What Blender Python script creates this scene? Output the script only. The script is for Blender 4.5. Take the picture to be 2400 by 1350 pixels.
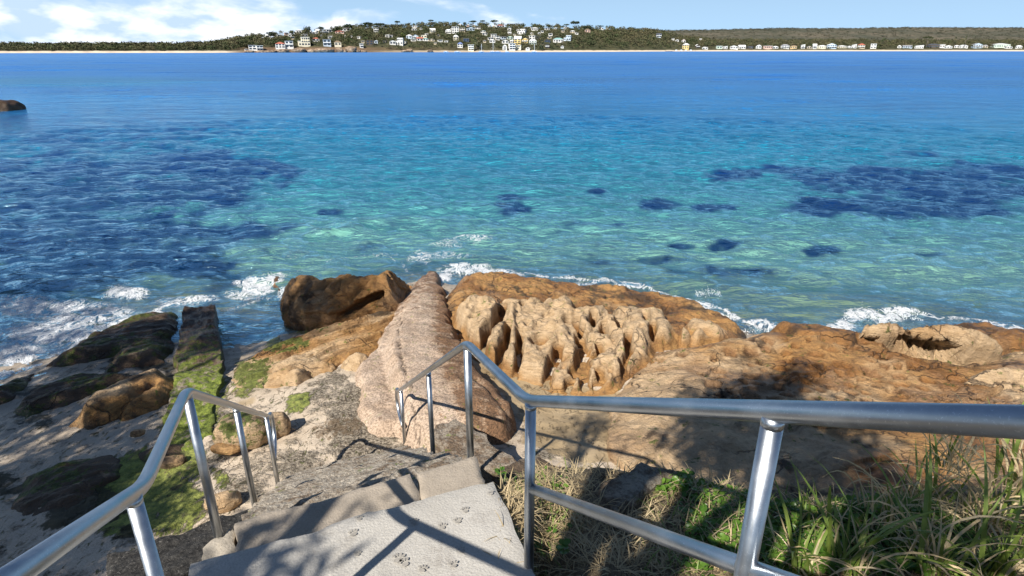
import bpy, bmesh, math, random
import numpy as np
from mathutils import Vector, Matrix

S = bpy.context.scene
for o in list(bpy.data.objects):
    bpy.data.objects.remove(o)
C = S.collection

# ------------------------------------------------------------------ camera, sky, sun, exposure
CAMZ = 5.8
FPX, PITCH = 1426.0, math.radians(21.5)
cam = bpy.data.cameras.new('camera')
cam.sensor_width = 36.0
cam.lens = 36.0 * FPX / 2400.0
cam.clip_start = 0.05
cam.clip_end = 9000
cam_o = bpy.data.objects.new('camera', cam)
cam_o.location = (0, 0, CAMZ)
cam_o.rotation_euler = (math.radians(90) - PITCH, 0, 0)
C.objects.link(cam_o)
S.camera = cam_o

SUN_EL = math.radians(41)
SUN_AZ = math.atan2(-.556, -.831)            # direction to the sun: x = sin(az), y = cos(az)
TOSUN = Vector((math.sin(SUN_AZ) * math.cos(SUN_EL), math.cos(SUN_AZ) * math.cos(SUN_EL), math.sin(SUN_EL)))

wd = bpy.data.worlds.new('World')
S.world = wd
wd.use_nodes = True
wn, wl = wd.node_tree.nodes, wd.node_tree.links
for n in list(wn):
    wn.remove(n)
out = wn.new('ShaderNodeOutputWorld')
bg = wn.new('ShaderNodeBackground')
bg.inputs['Strength'].default_value = 0.078
sky = wn.new('ShaderNodeTexSky')
sky.sky_type = 'NISHITA'
sky.sun_disc = False
sky.sun_elevation = SUN_EL
sky.sun_rotation = SUN_AZ
sky.altitude = 0
sky.air_density = 1.0
sky.dust_density = 0.12
sky.ozone_density = 2.4
# clouds: a bank of cumulus that fills one side of the sky
tc = wn.new('ShaderNodeTexCoord')
sxyz = wn.new('ShaderNodeSeparateXYZ'); wl.new(tc.outputs['Generated'], sxyz.inputs[0])
cxyz = wn.new('ShaderNodeCombineXYZ')
def wmath(op, a, b=None, c=None):
    m = wn.new('ShaderNodeMath'); m.operation = op
    for i, v in enumerate((a, b, c)):
        if v is None: continue
        if isinstance(v, (int, float)): m.inputs[i].default_value = v
        else: wl.new(v, m.inputs[i])
    return m.outputs[0]
wl.new(sxyz.outputs[0], cxyz.inputs[0]); wl.new(sxyz.outputs[1], cxyz.inputs[1])
wl.new(wmath('MULTIPLY_ADD', wmath('ABSOLUTE', sxyz.outputs[2]), 4.0, 0.13), cxyz.inputs[2])   # lookup bent upward: no yellow band at the horizon, dome darkened for less fill
nrm_ = wn.new('ShaderNodeVectorMath'); nrm_.operation = 'NORMALIZE'
wl.new(cxyz.outputs[0], nrm_.inputs[0]); wl.new(nrm_.outputs[0], sky.inputs['Vector'])
mp = wn.new('ShaderNodeMapping')
mp.inputs['Scale'].default_value = (1, 1, 2.6)
mp.inputs['Location'].default_value = (1.35, 0.4, 0.16)
wl.new(tc.outputs['Generated'], mp.inputs['Vector'])
nz = wn.new('ShaderNodeTexNoise')
nz.inputs['Scale'].default_value = 6.0
nz.inputs['Detail'].default_value = 9
nz.inputs['Roughness'].default_value = 0.55
nz.inputs['Distortion'].default_value = 0.35
wl.new(mp.outputs[0], nz.inputs['Vector'])
nz2 = wn.new('ShaderNodeTexNoise')
nz2.inputs['Scale'].default_value = 17.0
nz2.inputs['Detail'].default_value = 7
wl.new(mp.outputs[0], nz2.inputs['Vector'])
dotn = wn.new('ShaderNodeVectorMath'); dotn.operation = 'DOT_PRODUCT'
dotn.inputs[1].default_value = (-0.88, 0.42, 0.0)
wl.new(tc.outputs['Generated'], dotn.inputs[0])
cover = wmath('MULTIPLY_ADD', dotn.outputs['Value'], 0.52, -0.30)   # more cloud towards the left of the view
cover = wmath('MULTIPLY_ADD', wmath('ABSOLUTE', sxyz.outputs[2]), -1.7, cover)          # a bank low over the horizon, clear overhead
dens = wmath('ADD', nz.outputs['Fac'], cover)
ramp = wn.new('ShaderNodeMapRange'); ramp.interpolation_type = 'SMOOTHSTEP'
ramp.inputs['From Min'].default_value = 0.40
ramp.inputs['From Max'].default_value = 0.60
wl.new(dens, ramp.inputs['Value'])
ccol = wn.new('ShaderNodeMixRGB')
ccol.inputs[1].default_value = (5.4, 7.0, 9.6, 1)
ccol.inputs[2].default_value = (11.2, 11.3, 11.4, 1)
r2 = wn.new('ShaderNodeMapRange')
r2.inputs['From Min'].default_value = 0.40
r2.inputs['From Max'].default_value = 0.62
wl.new(nz2.outputs['Fac'], r2.inputs['Value'])
wl.new(r2.outputs[0], ccol.inputs[0])
veil = wn.new('ShaderNodeMixRGB')                                  # pale haze low all round the horizon
vr = wn.new('ShaderNodeMapRange'); vr.interpolation_type = 'SMOOTHSTEP'
vr.inputs['From Min'].default_value = 0.34; vr.inputs['From Max'].default_value = 0.0
vr.inputs['To Min'].default_value = 0.0; vr.inputs['To Max'].default_value = 0.85
wl.new(wmath('ABSOLUTE', sxyz.outputs[2]), vr.inputs['Value'])
wl.new(vr.outputs[0], veil.inputs[0]); wl.new(sky.outputs[0], veil.inputs[1])
veil.inputs[2].default_value = (4.5, 6.8, 9.2, 1)
mixc = wn.new('ShaderNodeMixRGB')
wl.new(wmath('MULTIPLY', ramp.outputs[0], 0.95), mixc.inputs[0])
wl.new(veil.outputs[0], mixc.inputs[1])
wl.new(ccol.outputs[0], mixc.inputs[2])
wl.new(mixc.outputs[0], bg.inputs['Color'])
wl.new(bg.outputs[0], out.inputs[0])

sd_ = bpy.data.lights.new('sun', 'SUN')
sd_.energy = 5.0
sd_.angle = math.radians(0.53)
sd_.color = (1.0, 0.945, 0.86)
sun_o = bpy.data.objects.new('sun', sd_)
sun_o.rotation_euler = TOSUN.to_track_quat('Z', 'Y').to_euler()
sun_o.location = (-10, -14, 20)
C.objects.link(sun_o)

S.view_settings.view_transform = 'Standard'
S.view_settings.look = 'None'
S.view_settings.exposure = 0.58
S.view_settings.gamma = 1.0
S.view_settings.use_curve_mapping = False
S.render.engine = 'CYCLES'
S.cycles.max_bounces = 6
S.cycles.transparent_max_bounces = 8

# ------------------------------------------------------------------ helpers
rng = np.random.default_rng(7)
random.seed(7)
CP, SP = math.cos(PITCH), math.sin(PITCH)
def W(x, y, z):
    """point of the place at height z that the photograph shows at pixel x, y (2400 x 1350)"""
    v = (y - 675) / FPX
    r = ((x - 1200) / FPX, CP - v * SP, -SP - v * CP)
    s = (z - CAMZ) / r[2]
    return np.array((r[0] * s, r[1] * s, z))
def P(X, Y, Z):
    Z = Z - CAMZ
    d = Y * CP - Z * SP
    u = -(Z * CP + Y * SP)
    return 1200 + FPX * X / d, 675 + FPX * u / d

_perm = np.random.default_rng(3).permutation(512).astype(np.int64)
_perm = np.concatenate([_perm, _perm, _perm])
_g2 = np.stack([np.cos(np.linspace(0, 2 * np.pi, 64, endpoint=False)), np.sin(np.linspace(0, 2 * np.pi, 64, endpoint=False))], 1)
def noise2(x, y):
    x = np.asarray(x, float); y = np.asarray(y, float)
    xi = np.floor(x).astype(np.int64); yi = np.floor(y).astype(np.int64)
    xf = x - xi; yf = y - yi
    u = xf**3 * (xf * (xf * 6 - 15) + 10); v = yf**3 * (yf * (yf * 6 - 15) + 10)
    def g(ix, iy, dx, dy):
        h = _perm[(_perm[ix & 511] + iy) & 511] & 63
        return _g2[h, 0] * dx + _g2[h, 1] * dy
    a = g(xi, yi, xf, yf); b = g(xi + 1, yi, xf - 1, yf)
    c = g(xi, yi + 1, xf, yf - 1); d = g(xi + 1, yi + 1, xf - 1, yf - 1)
    return 1.5 * ((a + u * (b - a)) * (1 - v) + (c + u * (d - c)) * v)
def fbm(x, y, o=4, r=0.5):
    t = 0; a = 1.0; f = 1.0
    for i in range(o):
        t = t + a * noise2(x * f + 17.3 * i, y * f - 9.1 * i); a *= r; f *= 2.03
    return t
def sstep(a, b, x):
    t = np.clip((np.asarray(x, float) - a) / (b - a), 0, 1)
    return t * t * (3 - 2 * t)
def sdpoly(X, Y, poly):
    """signed distance to a polygon, positive inside"""
    poly = np.asarray(poly, float)[:, :2]
    d = np.full(X.shape, 1e9); ins = np.zeros(X.shape, bool)
    n = len(poly)
    for i in range(n):
        ax, ay = poly[i]; bx, by = poly[(i + 1) % n]
        ex, ey = bx - ax, by - ay
        t = np.clip(((X - ax) * ex + (Y - ay) * ey) / (ex * ex + ey * ey + 1e-12), 0, 1)
        d = np.minimum(d, (X - ax - t * ex)**2 + (Y - ay - t * ey)**2)
        c = ((ay > Y) != (by > Y)) & (X < (bx - ax) * (Y - ay) / (by - ay + 1e-12) + ax)
        ins ^= c
    d = np.sqrt(d)
    return np.where(ins, d, -d)
def dseg(X, Y, pts):
    """distance to a polyline and the fraction along it"""
    pts = np.asarray(pts, float)
    d = np.full(X.shape, 1e9); q = np.zeros(X.shape)
    n = max(len(pts) - 1, 1)
    if len(pts) == 1:
        return np.hypot(X - pts[0, 0], Y - pts[0, 1]), q
    for i in range(n):
        ax, ay = pts[i][:2]; bx, by = pts[i + 1][:2]
        ex, ey = bx - ax, by - ay
        t = np.clip(((X - ax) * ex + (Y - ay) * ey) / (ex * ex + ey * ey + 1e-12), 0, 1)
        dd = np.hypot(X - ax - t * ex, Y - ay - t * ey)
        m = dd < d
        d = np.where(m, dd, d); q = np.where(m, (i + t) / n, q)
    return d, q

def mesh_from(name, co, faces, mat=None, smooth=True):
    """faces: int array (n,3) or (n,4), or a list of tuples"""
    me = bpy.data.meshes.new(name)
    if isinstance(faces, np.ndarray):
        k = faces.shape[1]
        co = np.asarray(co, np.float32)
        me.vertices.add(len(co)); me.vertices.foreach_set('co', co.ravel())
        me.loops.add(faces.size); me.loops.foreach_set('vertex_index', faces.ravel().astype(np.int32))
        me.polygons.add(len(faces)); me.polygons.foreach_set('loop_start', (np.arange(len(faces)) * k).astype(np.int32))
        me.update(calc_edges=True)
    else:
        me.from_pydata([tuple(map(float, c)) for c in co], [], faces)
    if smooth and len(me.polygons):
        me.polygons.foreach_set('use_smooth', np.ones(len(me.polygons), bool))
    if mat is not None:
        me.materials.append(mat)
    me.update()
    return me
def link(name, me, parent=None, loc=None, rot=None):
    o = bpy.data.objects.new(name, me)
    C.objects.link(o)
    if parent is not None: o.parent = parent
    if loc is not None: o.location = loc
    if rot is not None: o.rotation_euler = rot
    return o
def tag(o, label=None, cat=None, group=None, kind=None):
    if label: o['label'] = label
    if cat: o['category'] = cat
    if group: o['group'] = group
    if kind: o['kind'] = kind
    return o
def empty(name, loc=(0, 0, 0), rz=0, label=None, cat=None, group=None, kind=None):
    o = bpy.data.objects.new(name, None)
    o.empty_display_size = 0.1
    C.objects.link(o); o.location = loc; o.rotation_euler = (0, 0, rz)
    return tag(o, label, cat, group, kind)
def attr(me, name, vals):
    vals = np.asarray(vals, np.float32)
    if vals.ndim == 1:
        a = me.attributes.new(name, 'FLOAT', 'POINT'); a.data.foreach_set('value', vals)
    else:
        if vals.shape[1] == 3: vals = np.concatenate([vals, np.ones((len(vals), 1), np.float32)], 1)
        a = me.attributes.new(name, 'FLOAT_COLOR', 'POINT'); a.data.foreach_set('color', vals.ravel())
def grid_faces(nr, nc):
    i = np.arange(nr - 1)[:, None] * nc + np.arange(nc - 1)[None, :]
    return np.stack([i, i + 1, i + 1 + nc, i + nc], -1).reshape(-1, 4)
def compact(co, faces, extra):
    used = np.unique(faces)
    m = np.full(len(co), -1, np.int64); m[used] = np.arange(len(used))
    return co[used], m[faces], [e[used] for e in extra]

class MB:
    """collects boxes, tubes and prisms for one mesh"""
    def __init__(s): s.v = []; s.f = []
    def add(s, v, f):
        n = len(s.v); s.v += [tuple(map(float, a)) for a in v]; s.f += [tuple(i + n for i in q) for q in f]
    def box(s, c, size, rz=0):
        x, y, z = (a / 2 for a in size); cs, sn = math.cos(rz), math.sin(rz)
        v = []
        for dz in (-z, z):
            for dx, dy in ((-x, -y), (x, -y), (x, y), (-x, y)):
                v.append((c[0] + dx * cs - dy * sn, c[1] + dx * sn + dy * cs, c[2] + dz))
        s.add(v, [(3, 2, 1, 0), (4, 5, 6, 7), (0, 1, 5, 4), (1, 2, 6, 5), (2, 3, 7, 6), (3, 0, 4, 7)])
    def prism(s, poly, z0, z1):
        n = len(poly)
        z1f = z1 if callable(z1) else (lambda x, y: z1)
        z0f = z0 if callable(z0) else (lambda x, y: z0)
        a = sum(poly[i][0] * poly[(i + 1) % n][1] - poly[(i + 1) % n][0] * poly[i][1] for i in range(n))
        if a < 0: poly = list(reversed(poly))
        v = [(p[0], p[1], z0f(p[0], p[1])) for p in poly] + [(p[0], p[1], z1f(p[0], p[1])) for p in poly]
        f = [tuple(reversed(range(n))), tuple(range(n, 2 * n))] + [(i, (i + 1) % n, (i + 1) % n + n, i + n) for i in range(n)]
        s.add(v, f)
    def tube(s, pts, r, n=12, cap=True):
        pts = [Vector(map(float, p)) for p in pts]
        rs = r if hasattr(r, '__len__') else [r] * len(pts)
        rings = []
        t0 = (pts[1] - pts[0]).normalized()
        up = Vector((0, 0, 1)) if abs(t0.z) < .9 else Vector((1, 0, 0))
        a = t0.cross(up).normalized(); base = len(s.v)
        for i, p in enumerate(pts):
            if i == 0: t = t0
            elif i == len(pts) - 1: t = (pts[i] - pts[i - 1]).normalized()
            else: t = ((pts[i] - pts[i - 1]).normalized() + (pts[i + 1] - pts[i]).normalized()).normalized()
            a = (a - t * a.dot(t)).normalized(); b = t.cross(a)
            for k in range(n):
                w = 2 * math.pi * k / n
                s.v.append(tuple(p + (a * math.cos(w) + b * math.sin(w)) * rs[i]))
        for i in range(len(pts) - 1):
            for k in range(n):
                q = base + i * n
                s.f.append((q + k, q + (k + 1) % n, q + n + (k + 1) % n, q + n + k))
        if cap:
            s.f.append(tuple(base + k for k in reversed(range(n))))
            q = base + (len(pts) - 1) * n
            s.f.append(tuple(q + k for k in range(n)))
    def build(s, name, mat, parent=None, smooth=False, loc=None, rot=None):
        return link(name, mesh_from(name, s.v, s.f, mat, smooth), parent, loc, rot)
def fillet(pts, r, n=8):
    """round the corners of a polyline"""
    pts = [Vector(map(float, p)) for p in pts]
    res = [pts[0]]
    for i in range(1, len(pts) - 1):
        a, b, c = pts[i - 1], pts[i], pts[i + 1]
        l = min(r, (a - b).length * .45, (c - b).length * .45)
        p0 = b + (a - b).normalized() * l; p1 = b + (c - b).normalized() * l
        for k in range(n + 1):
            t = k / n
            res.append(p0 * (1 - t)**2 + b * 2 * t * (1 - t) + p1 * t * t)
    return res + [pts[-1]]

# ------------------------------------------------------------------ materials
class NT:
    def __init__(s, name):
        s.m = bpy.data.materials.new(name); s.m.use_nodes = True
        s.t = s.m.node_tree; s.n = s.t.nodes; s.l = s.t.links
        for x in list(s.n): s.n.remove(x)
        s.out = s.n.new('ShaderNodeOutputMaterial')
        s._pos = None
    def node(s, typ, **kw):
        n = s.n.new(typ)
        for k, v in kw.items(): setattr(n, k, v)
        return n
    def put(s, sock, v):
        if isinstance(v, (int, float)): sock.default_value = v
        elif isinstance(v, (tuple, list)):
            sock.default_value = tuple(v) + ((1,) if len(v) == 3 and len(sock.default_value) == 4 else ())
        else: s.l.new(v, sock)
    def pos(s):
        if s._pos is None: s._pos = s.node('ShaderNodeNewGeometry').outputs['Position']
        return s._pos
    def obj(s): return s.node('ShaderNodeTexCoord').outputs['Object']
    def map(s, vec, scale=(1, 1, 1), loc=(0, 0, 0), rot=(0, 0, 0)):
        m = s.node('ShaderNodeMapping'); s.l.new(vec, m.inputs['Vector'])
        m.inputs['Scale'].default_value = scale; m.inputs['Location'].default_value = loc; m.inputs['Rotation'].default_value = rot
        return m.outputs[0]
    def noise(s, vec, scale, detail=4, rough=.5, dist=0):
        n = s.node('ShaderNodeTexNoise'); s.l.new(vec, n.inputs['Vector'])
        n.inputs['Scale'].default_value = scale; n.inputs['Detail'].default_value = detail
        n.inputs['Roughness'].default_value = rough; n.inputs['Distortion'].default_value = dist
        return n.outputs['Fac']
    def nz(s, vec, scale, detail=4, rough=.5, dist=0):
        return s.rng(s.noise(vec, scale, detail, rough, dist), .30, .70)
    def vor(s, vec, scale, feat='F1', out='Distance', rnd=1):
        n = s.node('ShaderNodeTexVoronoi', feature=feat); s.l.new(vec, n.inputs['Vector'])
        n.inputs['Scale'].default_value = scale; n.inputs['Randomness'].default_value = rnd
        return n.outputs[out]
    def rng(s, v, a, b, c=0., d=1., smooth=False):
        n = s.node('ShaderNodeMapRange'); s.put(n.inputs['Value'], v)
        if smooth: n.interpolation_type = 'SMOOTHSTEP'
        for k, x in (('From Min', a), ('From Max', b), ('To Min', c), ('To Max', d)): n.inputs[k].default_value = x
        return n.outputs[0]
    def math(s, op, a, b=None, c=None):
        n = s.node('ShaderNodeMath', operation=op)
        for i, v in enumerate((a, b, c)):
            if v is not None: s.put(n.inputs[i], v)
        return n.outputs[0]
    def mix(s, f, a, b, mode='MIX'):
        n = s.node('ShaderNodeMixRGB', blend_type=mode)
        s.put(n.inputs[0], f); s.put(n.inputs[1], a); s.put(n.inputs[2], b)
        return n.outputs[0]
    def attr(s, name, out='Fac'):
        n = s.node('ShaderNodeAttribute', attribute_name=name); return n.outputs[out]
    def bump(s, h, dist=.02, strength=1., normal=None):
        n = s.node('ShaderNodeBump'); s.l.new(h, n.inputs['Height'])
        n.inputs['Distance'].default_value = dist; n.inputs['Strength'].default_value = strength
        if normal is not None: s.l.new(normal, n.inputs['Normal'])
        return n.outputs[0]
    def bsdf(s, col, rough=.7, metal=0., normal=None, spec=.35, **kw):
        b = s.node('ShaderNodeBsdfPrincipled')
        s.put(b.inputs['Base Color'], col); s.put(b.inputs['Roughness'], rough); s.put(b.inputs['Metallic'], metal)
        s.put(b.inputs['Specular IOR Level'], spec)
        if normal is not None: s.l.new(normal, b.inputs['Normal'])
        for k, v in kw.items(): s.put(b.inputs[k], v)
        return b.outputs[0]
    def done(s, sh): s.l.new(sh, s.out.inputs['Surface']); return s.m
def plain(name, col, rough=.7, metal=0., var=.12, scale=3.):
    t = NT(name)
    n = t.noise(t.pos(), scale, 4)
    c = t.mix(t.rng(n, .3, .7), tuple(x * (1 - var) for x in col), tuple(min(1, x * (1 + var)) for x in col))
    return t.done(t.bsdf(c, rough, metal))
# ------------------------------------------------------------------ far shore: ground, houses, trees, boats
K_FAR = FPX / CP / CP                      # pixels per unit slope near the horizon
HOR = 675 - FPX * math.tan(PITCH)
def px2u(px): return (np.asarray(px, float) - 1200) / (FPX / CP)
def u2px(u): return 1200 + FPX / CP * np.asarray(u, float)
_sx = [-700, 0, 300, 480, 540, 600, 650, 700, 760, 800, 850, 900, 950, 1000, 1050, 1100, 1150, 1200, 1250, 1300, 1350, 1400, 1450, 1500, 1550, 1600, 1700, 2400, 3100]
_sy = [101, 101, 100, 98, 90, 81, 75, 69, 66, 63, 57, 57, 56, 53, 52, 53, 53, 56, 58, 58, 60, 60, 62, 65, 70, 84, 92, 94, 94]
_yx = [-700, 0, 480, 600, 760, 900, 1200, 1350, 1450, 1560, 1750, 2400, 3100]
_yy = [830, 850, 900, 950, 985, 1020, 1080, 1120, 1180, 1290, 1400, 1450, 1450]
_wx = [-700, 480, 560, 700, 900, 1400, 1560, 1650, 3100]
_wy = [160, 160, 130, 200, 290, 290, 260, 280, 280]
def far_params(px):
    y0 = np.interp(px, _yx, _yy); w = np.interp(px, _wx, _wy); ys = np.interp(px, _sx, _sy)
    zc = CAMZ + (HOR - ys) * (y0 + w) / K_FAR - 6.8
    return y0, w, np.maximum(zc, 3.2)
def far_z(px, Y):
    y0, w, zc = far_params(px)
    d = Y - y0
    t = np.clip((d - 12) / w, 0, 1)
    cliff = np.interp(px, [540, 590, 700, 900, 940], [0, 1.5, 4.0, 3.0, 0])
    z = 0.18 * np.clip(d, -30, 12) + (zc - 2.2) * t**0.82 * (d > 12) + cliff * sstep(12, 30, d) * (1 - t)
    return z - 0.02 * np.clip(d - w - 12, 0, 400)
def far_pt(px, py):
    """walk up the far shore until its ground stands at pixel px, py"""
    y0, w, zc = (float(a) for a in far_params(px))
    Ys = np.linspace(y0 + 8, y0 + w + 10, 300)
    z = far_z(px, Ys)
    pys = HOR - (z - CAMZ) * K_FAR / Ys
    k = int(np.argmax(pys <= py)) if (pys <= py).any() else 299
    Y = Ys[k]
    return np.array((float(px2u(px)) * Y, Y, float(z[k])))

t = NT('far_ground')
p = t.pos()
c = t.mix(t.rng(t.noise(p, .05, 5), .35, .65), (.075, .068, .03), (.045, .05, .02))
sep = t.node('ShaderNodeSeparateXYZ'); t.l.new(p, sep.inputs[0])
zed = t.math('ADD', sep.outputs[2], t.math('MULTIPLY', t.noise(p, .08, 4), 2.0))
sandm = t.math('MULTIPLY', t.rng(zed, 3.0, 4.0, 1, 0), t.attr('sandy'))
c = t.mix(sandm, c, t.mix(t.noise(p, .3, 3), (.62, .50, .36), (.70, .58, .43)))
rockm = t.math('MULTIPLY', t.rng(zed, 7, 10, 1, 0), t.math('SUBTRACT', 1.0, t.attr('sandy')))
c = t.mix(rockm, c, t.mix(t.noise(p, .35, 6, .7), (.03, .02, .012), (.27, .17, .10)))
M_farground = t.done(t.bsdf(c, .9))

pxs = np.linspace(-500, 2900, 500)
dd = np.concatenate([[-40, -14], np.linspace(-8, 14, 12), np.linspace(18, 330, 48), [380, 460, 600]])
PX, DD = np.meshgrid(pxs, dd)
y0, w_, zc_ = far_params(PX)
YY = y0 + DD + np.where(DD < 60, 5 * fbm(PX * .03, PX * 0 + 3.3, 3), 0)
ZZ = far_z(PX, y0 + DD) + np.where(DD > 12, 1.2, .12) * fbm(PX * .06, YY * .03, 3)
co = np.stack([px2u(PX) * YY, YY, ZZ], -1).reshape(-1, 3)
me = mesh_from('far_shore', co, grid_faces(*PX.shape), M_farground)
sandy = np.interp(PX, [530, 590, 830, 900, 960, 1080, 1250], [1, 0, 0, .5, .7, .8, 1])
attr(me, 'sandy', sandy.ravel())
tag(link('far_shore_terrain', me), 'wooded far shore with pale sand beaches across the bay', None, None, 'structure')

# hazy heath hill behind the right-hand beach
t = NT('far_heath'); p = t.pos()
n1 = t.noise(t.map(p, (1, .35, 2.5)), .006, 6, .6)
c = t.mix(t.rng(n1, .35, .62), (.070, .072, .050), (.150, .125, .085))
c = t.mix(t.rng(t.noise(p, .03, 4), .4, .7), c, (.05, .055, .03))
M_heath = t.done(t.bsdf(c, .95, normal=t.bump(t.noise(p, .12, 3), 6.0, 1.0)))
pxs = np.linspace(1380, 3100, 360); ys = np.linspace(1720, 2750, 70)
PX, YY = np.meshgrid(pxs, ys)
sky_y = np.interp(PX, [1380, 1500, 1600, 1700, 1800, 2000, 2100, 2400, 3100], [84, 72, 71.5, 70, 67, 67, 65, 66, 70])
crest = CAMZ + (HOR - sky_y) * 2650 / K_FAR
tt = (YY - 1720) / 930
ZZ = 4 + (crest - 4) * np.clip(tt, 0, 1)**.9 + 2.6 * fbm(PX * .12, YY * .02, 4) + 3 * fbm(PX * .015, YY * .004, 3) * np.clip(tt * 3, 0, 1) * (1 - np.clip(tt, 0, 1))
co = np.stack([px2u(PX) * YY, YY, ZZ], -1).reshape(-1, 3)
tag(link('heath_hill', mesh_from('heath_hill', co, grid_faces(*PX.shape), M_heath)), 'brown and grey heath hill behind the beach houses', None, None, 'structure')

# ---- houses
WALLS = {'white': (.70, .69, .66), 'cream': (.74, .68, .52), 'yellow': (.72, .54, .22), 'pink': (.66, .46, .38), 'beige': (.56, .48, .36), 'pale blue': (.52, .62, .72),
         'dark blue': (.05, .08, .15), 'dark brown': (.09, .07, .055), 'tan': (.58, .42, .22), 'blue-grey': (.45, .52, .60), 'pale green': (.60, .70, .60)}
ROOFS = {'white': (.78, .78, .76), 'grey': (.30, .30, .31), 'dark': (.07, .075, .09), 'red': (.42, .13, .08), 'brown': (.23, .17, .11), 'teal': (.24, .42, .40), 'blue': (.14, .19, .38), 'pale grey': (.55, .56, .55)}
MW = {k: plain('wall_' + k.replace(' ', '_'), v, .8, 0, .08, .4) for k, v in WALLS.items()}
MR = {k: plain('roof_' + k.replace(' ', '_'), v, .7, 0, .1, .6) for k, v in ROOFS.items()}
tg = NT('house_glass'); M_glass = tg.done(tg.bsdf((.025, .035, .05), .12, 0, None, .6))
M_trim = plain('white_trim', (.78, .78, .76), .6)
M_stone = plain('garden_stone', (.40, .29, .19), .9, 0, .35, .8)
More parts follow.
